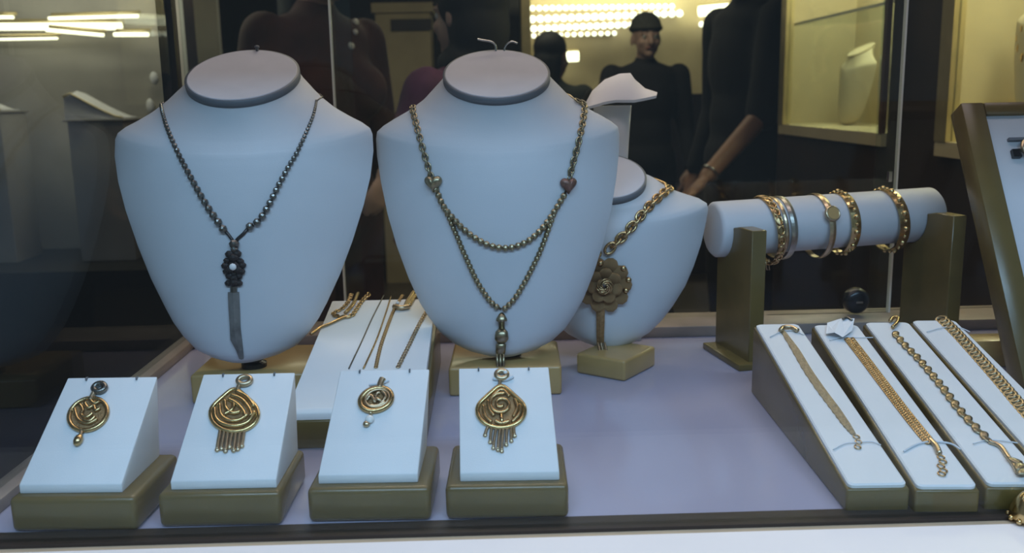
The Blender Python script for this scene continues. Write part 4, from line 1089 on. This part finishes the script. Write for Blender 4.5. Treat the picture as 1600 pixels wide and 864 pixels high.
# far wall showcase with rows of small lamps, cream lit panel
YW = 6.55
fx0 = on_y(826, 30, YW).x; fx1 = on_y(1168, 30, YW).x
fs = empty('far_showcase', ((fx0 + fx1) / 2, YW, ZF)); tag(fs, 'cream lit wall showcase far behind with rows of small lamps', 'showcase')
def fsb(nm, x0, x1, y0, y1, z0, z1, m): return MB().box(x0 - fs.location.x, x1 - fs.location.x, y0 - YW, y1 - YW, z0 - ZF, z1 - ZF).build(nm, m, fs)
zb_ = on_y(900, 150, YW).z; zt_ = on_y(900, -20, YW).z
fsb('back_panel', fx0, fx1, YW + 0.05, YW + 0.1, zb_, zt_, 'cream')
fsb('cabinet', fx0, fx1, YW - 0.3, YW + 0.1, ZF, zb_, 'wood_dark')
fsb('side_post', fx0 - 0.06, fx0, YW - 0.3, YW + 0.1, ZF, zt_, 'brass'); fsb('side_post', fx1, fx1 + 0.06, YW - 0.3, YW + 0.1, ZF, zt_, 'wood_dark')
area('far_light', ((fx0 + fx1) / 2, YW - 0.12, zt_ + 0.1), (R(15), 0, 0), fx1 - fx0, 0.1, 9.0, (1.0, 0.86, 0.56))
bulb = sphere_mesh('bulb', 'led_dot', seg=8, rings=6)
for (x0, y0, x1, y1, n_, r, lab) in ((832, 13, 1050, 10, 22, 0.018, 'topmost row of small lamps on the far showcase'), (832, 30, 1062, 21, 20, 0.023, 'second row of small lamps, the brightest, on the far showcase'),
                               (834, 45, 1020, 37, 18, 0.021, 'third row of small lamps on the far showcase'), (834, 56, 960, 52, 13, 0.015, 'lowest short row of small lamps on the far showcase'),
                               (1096, 38, 1160, 35, 8, 0.018, 'short row of small lamps at the right of the far showcase')):
    a = on_y(x0, y0, YW - 0.02); b = on_y(x1, y1, YW - 0.02)
    root = empty('lamp_row', a); tag(root, lab, 'lamp row', 'lamp rows on the far showcase')
    build_at(MB().tube([a + Vector((0, 0.045, 0)), b + Vector((0, 0.045, 0))], 0.012, 6), 'rail', 'brass', root)
    for k in range(n_): place('bulb', bulb, root, a.lerp(b, k / (n_ - 1)), Matrix.Identity(3), (r, r, r))
led_bar('bright slanting light tube at the upper right of the far showcase', 1092, 18, 1164, 11, YW - 0.05, 0.035)
led_bar('short bright light tube low on the cream far showcase', 858, 90, 904, 88, YW - 0.05, 0.034)
# beige doorway panel behind the middle
p0_ = on_y(598, 20, 6.2); p1_ = on_y(664, 150, 6.2)
bp = empty('beige_cabinet', ((p0_.x + p1_.x) / 2, 6.2, ZF)); tag(bp, 'beige tall cabinet with dark band far behind, between two people', 'cabinet')
hw_ = (p1_.x - p0_.x) / 2 + 0.05
MB().box(-hw_, hw_, 0, 0.3, 0, p0_.z - ZF).build('body', 'cream', bp); MB().box(-hw_ - 0.02, hw_ + 0.02, -0.02, 0.3, p0_.z - ZF, p0_.z - ZF + 0.06).build('top_board', 'cream', bp)
zb1 = on_y(630, 30, 6.2).z - ZF; zb0 = on_y(630, 48, 6.2).z - ZF
MB().box(-hw_ + 0.1, hw_ + 0.01, -0.015, 0.0, zb0, zb1).build('dark_band', 'wood_dark', bp)

# ------------------------------------------------------------------ people behind the glass
def remesh(o, v, it=6):
    m = o.modifiers.new('remesh', 'REMESH'); m.mode = 'VOXEL'; m.voxel_size = v; m.use_smooth_shade = True
    s_ = o.modifiers.new('smooth', 'SMOOTH'); s_.iterations = it; s_.factor = 0.5
def person(label, loc, rz, H, cloth, skin='skin', hair='hair_black', head=None, arms=None, headgear=None, bare=False, female=False):
    """faces -Y before rotation; arms: {'L':(elbow,wrist), 'R':(elbow,wrist)} in local metres"""
    k = H / 1.70
    root = empty('person', loc, rz); tag(root, label, 'person', 'people in the shop')
    V = lambda x, y, z: Vector((x, y, z)) * k
    sw = 0.175 if female else 0.195
    SH = {'L': V(sw, 0.0, 1.385), 'R': V(-sw, 0.0, 1.385)}
    AR = {'L': (V(0.245, 0.02, 1.09), V(0.25, -0.06, 0.86)), 'R': (V(-0.245, 0.02, 1.09), V(-0.25, -0.06, 0.86))}
    if arms: AR.update(arms)
    def torso(mb, g):
        mb.ellipsoid(V(0, 0.0, 1.25), [(0.165 * k) + g, (0.105 * k) + g, (0.20 * k) + g], 20, 14)
        mb.ellipsoid(V(0, 0.0, 1.37), [(0.17 * k) + g, (0.085 * k) + g, (0.075 * k) + g], 20, 12)
        mb.ellipsoid(V(0, 0.0, 1.06), [(0.14 * k) + g, (0.10 * k) + g, (0.18 * k) + g], 20, 12)
        mb.ellipsoid(V(0, 0.0, 0.92), [(0.165 * k) + g, (0.115 * k) + g, (0.13 * k) + g], 20, 12)
        if female:
            for s_ in (-1, 1): mb.ellipsoid(V(0.075 * s_, -0.085, 1.24), [0.07 * k + g, 0.055 * k + g, 0.065 * k + g], 14, 10)
    def legs(mb, g):
        for s_ in (-1, 1):
            mb.capsule(V(0.09 * s_, 0, 0.88), V(0.10 * s_, -0.01, 0.49), 0.085 * k + g, 0.058 * k + g)
            mb.capsule(V(0.10 * s_, -0.01, 0.49), V(0.105 * s_, 0.02, 0.09), 0.055 * k + g, 0.038 * k + g)
    def foot(mb, g):
        for s_ in (-1, 1): mb.ellipsoid(V(0.108 * s_, -0.05, 0.038), [0.045 * k + g, 0.125 * k + g, 0.036 * k], 14, 8)
    body = MB(); torso(body, 0); legs(body, 0); foot(body, 0)
    # neck and head
    yaw, pitch = head or (0, 0)
    HM = Matrix.Rotation(yaw, 3, 'Z') @ Matrix.Rotation(pitch, 3, 'X')
    hc = V(0, -0.015, 1.585)
    body.capsule(V(0, 0.01, 1.40), V(0, -0.005, 1.53), 0.055 * k, 0.052 * k)
    hp = lambda x, y, z: hc + HM @ V(x, y, z)
    body.ellipsoid(hp(0, 0.012, 0.03), [0.076 * k, 0.094 * k, 0.088 * k], 20, 14, HM)
    body.ellipsoid(hp(0, -0.022, -0.035), [0.062 * k, 0.070 * k, 0.078 * k], 20, 14, HM)
    body.ellipsoid(hp(0, -0.066, -0.088), [0.028 * k, 0.026 * k, 0.022 * k], 12, 8, HM)
    body.capsule(hp(0, -0.090, 0.012), hp(0, -0.108, -0.030), 0.010 * k, 0.017 * k, 10)
    for s_ in (-1, 1):
        body.ellipsoid(hp(0.030 * s_, -0.079, 0.020), [0.026 * k, 0.012 * k, 0.008 * k], 10, 8, HM)
        body.ellipsoid(hp(0.078 * s_, 0.015, -0.012), [0.010 * k, 0.020 * k, 0.032 * k], 10, 8, HM)
        body.ellipsoid(hp(0.040 * s_, -0.066, -0.028), [0.022 * k, 0.018 * k, 0.020 * k], 10, 8, HM)
    coat = MB(); torso(coat, 0.016); legs(coat, 0.014)
    coat.capsule(V(0, 0.01, 1.38), V(0, 0.005, 1.45), 0.085 * k, 0.066 * k)
    for sd in ('L', 'R'):
        sh = SH[sd]; el, wr = AR[sd]
        body.capsule(sh, el, 0.048 * k, 0.038 * k); body.capsule(el, wr, 0.037 * k, 0.026 * k)
        d = (wr - el).normalized(); sx = 1 if sd == 'L' else -1
        side = d.cross(Vector((0, 1, 0)));
        side = side.normalized() if side.length > 0.1 else Vector((1, 0, 0))
        nrm = d.cross(side).normalized()
        pc_ = wr + d * 0.05 * k
        rot = Matrix((side, nrm, d)).transposed()
        body.ellipsoid(pc_, [0.040 * k, 0.017 * k, 0.055 * k], 14, 10, rot)
        for i, (ox, L) in enumerate(((-0.030, 0.060), (-0.010, 0.075), (0.010, 0.070), (0.029, 0.055))):
            a = pc_ + side * ox * k + d * 0.042 * k; b = a + d * L * 0.5 * k + nrm * 0.008 * k; c = b + d * L * 0.4 * k + nrm * 0.022 * k
            body.capsule(a, b, 0.0095 * k, 0.0085 * k, 8); body.capsule(b, c, 0.0085 * k, 0.0075 * k, 8)
        a = pc_ + side * -0.034 * k - d * 0.018 * k; b = a + side * -0.028 * k + d * 0.034 * k; c = b + d * 0.030 * k + nrm * 0.012 * k
        body.capsule(a, b, 0.012 * k, 0.010 * k, 8); body.capsule(b, c, 0.010 * k, 0.008 * k, 8)
        coat.capsule(sh, el, 0.066 * k, 0.056 * k)
        if not (bare and sd in bare): coat.capsule(el, wr - d * 0.015 * k, 0.054 * k, 0.040 * k)
    bo = body.build('body', skin, root, smooth=True); remesh(bo, 0.0085, 3)
    co = coat.build('clothes', cloth, root, smooth=True); remesh(co, 0.014, 5)
    sh_ = MB(); foot(sh_, 0.006)
    so = sh_.build('shoes', 'cloth_black', root, smooth=True)
    for s_ in (-1, 1):
        e = MB().ellipsoid(hp(0.030 * s_, -0.074, 0.002), 0.0125 * k, 12, 8).build('eye', 'eye_white', root, smooth=True)
        MB().ellipsoid(hp(0.030 * s_, -0.0825, 0.002), 0.0062 * k, 10, 6).build('iris', 'eye_dark', e, smooth=True)
        MB().tube([hp((0.012 + 0.012 * j) * s_, -0.088 + 0.004 * j, 0.030 + 0.003 * math.sin(j)) for j in range(4)], 0.0035 * k, 6).build('eyebrow', hair, root, smooth=True)
    MB().tube(spline([hp(-0.024, -0.082, -0.060), hp(-0.010, -0.092, -0.056), hp(0.010, -0.092, -0.056), hp(0.024, -0.082, -0.060)]), [0.003] + [0.0055 * k] * 23 + [0.003], 8).build('mouth', 'lips', root, smooth=True)
    hg = MB()
    if headgear == 'scarf':
        hg.ellipsoid(hp(0, 0.028, 0.038), [0.094 * k, 0.105 * k, 0.100 * k], 20, 14, HM)
        hg.ellipsoid(hp(0, 0.045, -0.03), [0.088 * k, 0.085 * k, 0.12 * k], 20, 14, HM)
        hg.ellipsoid(V(0, 0.0, 1.455), [0.10 * k, 0.095 * k, 0.06 * k], 20, 12)
        hg.capsule(V(-0.05, -0.05, 1.45), V(-0.07, -0.105, 1.25), 0.05 * k, 0.035 * k)
        nm = 'headscarf'
    elif headgear == 'beanie':
        hg.ellipsoid(hp(0, 0.018, 0.068), [0.086 * k, 0.102 * k, 0.078 * k], 20, 14, HM)
        hg.tube([hp(0.084 * math.cos(t), 0.012 + 0.098 * math.sin(t), 0.052) for t in (2 * PI * j / 24 for j in range(24))], 0.013 * k, 8, closed=True)
        nm = 'beanie'
    else:
        hg.ellipsoid(hp(0, 0.030, 0.048), [0.084 * k, 0.095 * k, 0.084 * k], 20, 14, HM)
        hg.ellipsoid(hp(0, 0.060, -0.01), [0.078 * k, 0.055 * k, 0.075 * k], 20, 12, HM)
        if female: hg.capsule(hp(0, 0.06, -0.02), hp(0, 0.085, -0.20), 0.075 * k, 0.06 * k)
        nm = 'hair'
    ho = hg.build(nm, 'beanie_grey' if headgear == 'beanie' else hair, root, smooth=True); remesh(ho, 0.009, 3)
    return root
def stand_at(px, Y): p = on_y(px, 150, Y); return Vector((p.x, Y, ZF))
pa_ = person('person in dark maroon clothes standing behind the gap left of the middle bust', stand_at(500, 2.7), R(50), 1.72, 'cloth_maroon', female=True)
def loc_of(base, rz, p): return Matrix.Rotation(-rz, 3, 'Z') @ (p - base)
# three pale balls on the maroon clothes, drawn in for lamp reflections in the glass
ck = [c for c in pa_.children if c.name.startswith('clothes')][0]
Mp = Matrix.Translation(pa_.location) @ pa_.rotation_euler.to_matrix().to_4x4()
bv_ = BVHTree.FromPolygons([Mp @ v.co for v in ck.data.vertices], [p.vertices[:] for p in ck.data.polygons])
for px, py, r in ((555, 35, 0.011), (555, 50, 0.008), (548, 72, 0.011)):
    hit = bv_.ray_cast(CAM_LOC, ray(px, py))
    if hit[0] is not None: place('lamp_glint', sphere_mesh('lamp_glint', 'pearl'), pa_, hit[0], Matrix.Identity(3), (r, r, r))
bp_ = stand_at(738, 2.35)
e_ = loc_of(bp_, R(-132), on_y(652, 172, 2.22)); w_ = loc_of(bp_, R(-132), on_y(618, 250, 2.15))
person('person in black headscarf and purple top turned away behind the middle bust', bp_, R(-132), 1.53, 'cloth_purple', 'skin_light', headgear='scarf', female=True, arms={'L': (e_, w_)})
person('person in grey beanie and black coat facing the window far behind', stand_at(1008, 5.1), R(6), 1.63, 'cloth_black', 'skin_light', headgear='beanie')
person('person with dark hair and green black jacket seen behind the middle bust', stand_at(862, 4.3), R(150), 1.50, 'cloth_green', 'skin', female=True)
wr = stand_at(1166, 3.48)
rd = R(-75)
el = loc_of(wr, rd, on_y(1190, 180, 3.24)); wt = loc_of(wr, rd, on_y(1104, 276, 3.12))
pd_ = person('person in black with a bare forearm and bracelet reaching down behind the bracelet roll', wr, rd, 1.82, 'cloth_black', 'skin', bare=('L',), arms={'L': (el, wt)})
dv = (wt - el).normalized(); cb = wt - dv * 0.02
o_ = orient(dv, Vector((0, 0, 1))); MB().tube([cb + o_ @ Vector((0, 0.031 * math.cos(t), 0.031 * math.sin(t))) for t in (2 * PI * j / 24 for j in range(24))], 0.004, 6, closed=True).build('wrist_bracelet', 'steel', pd_, smooth=True)
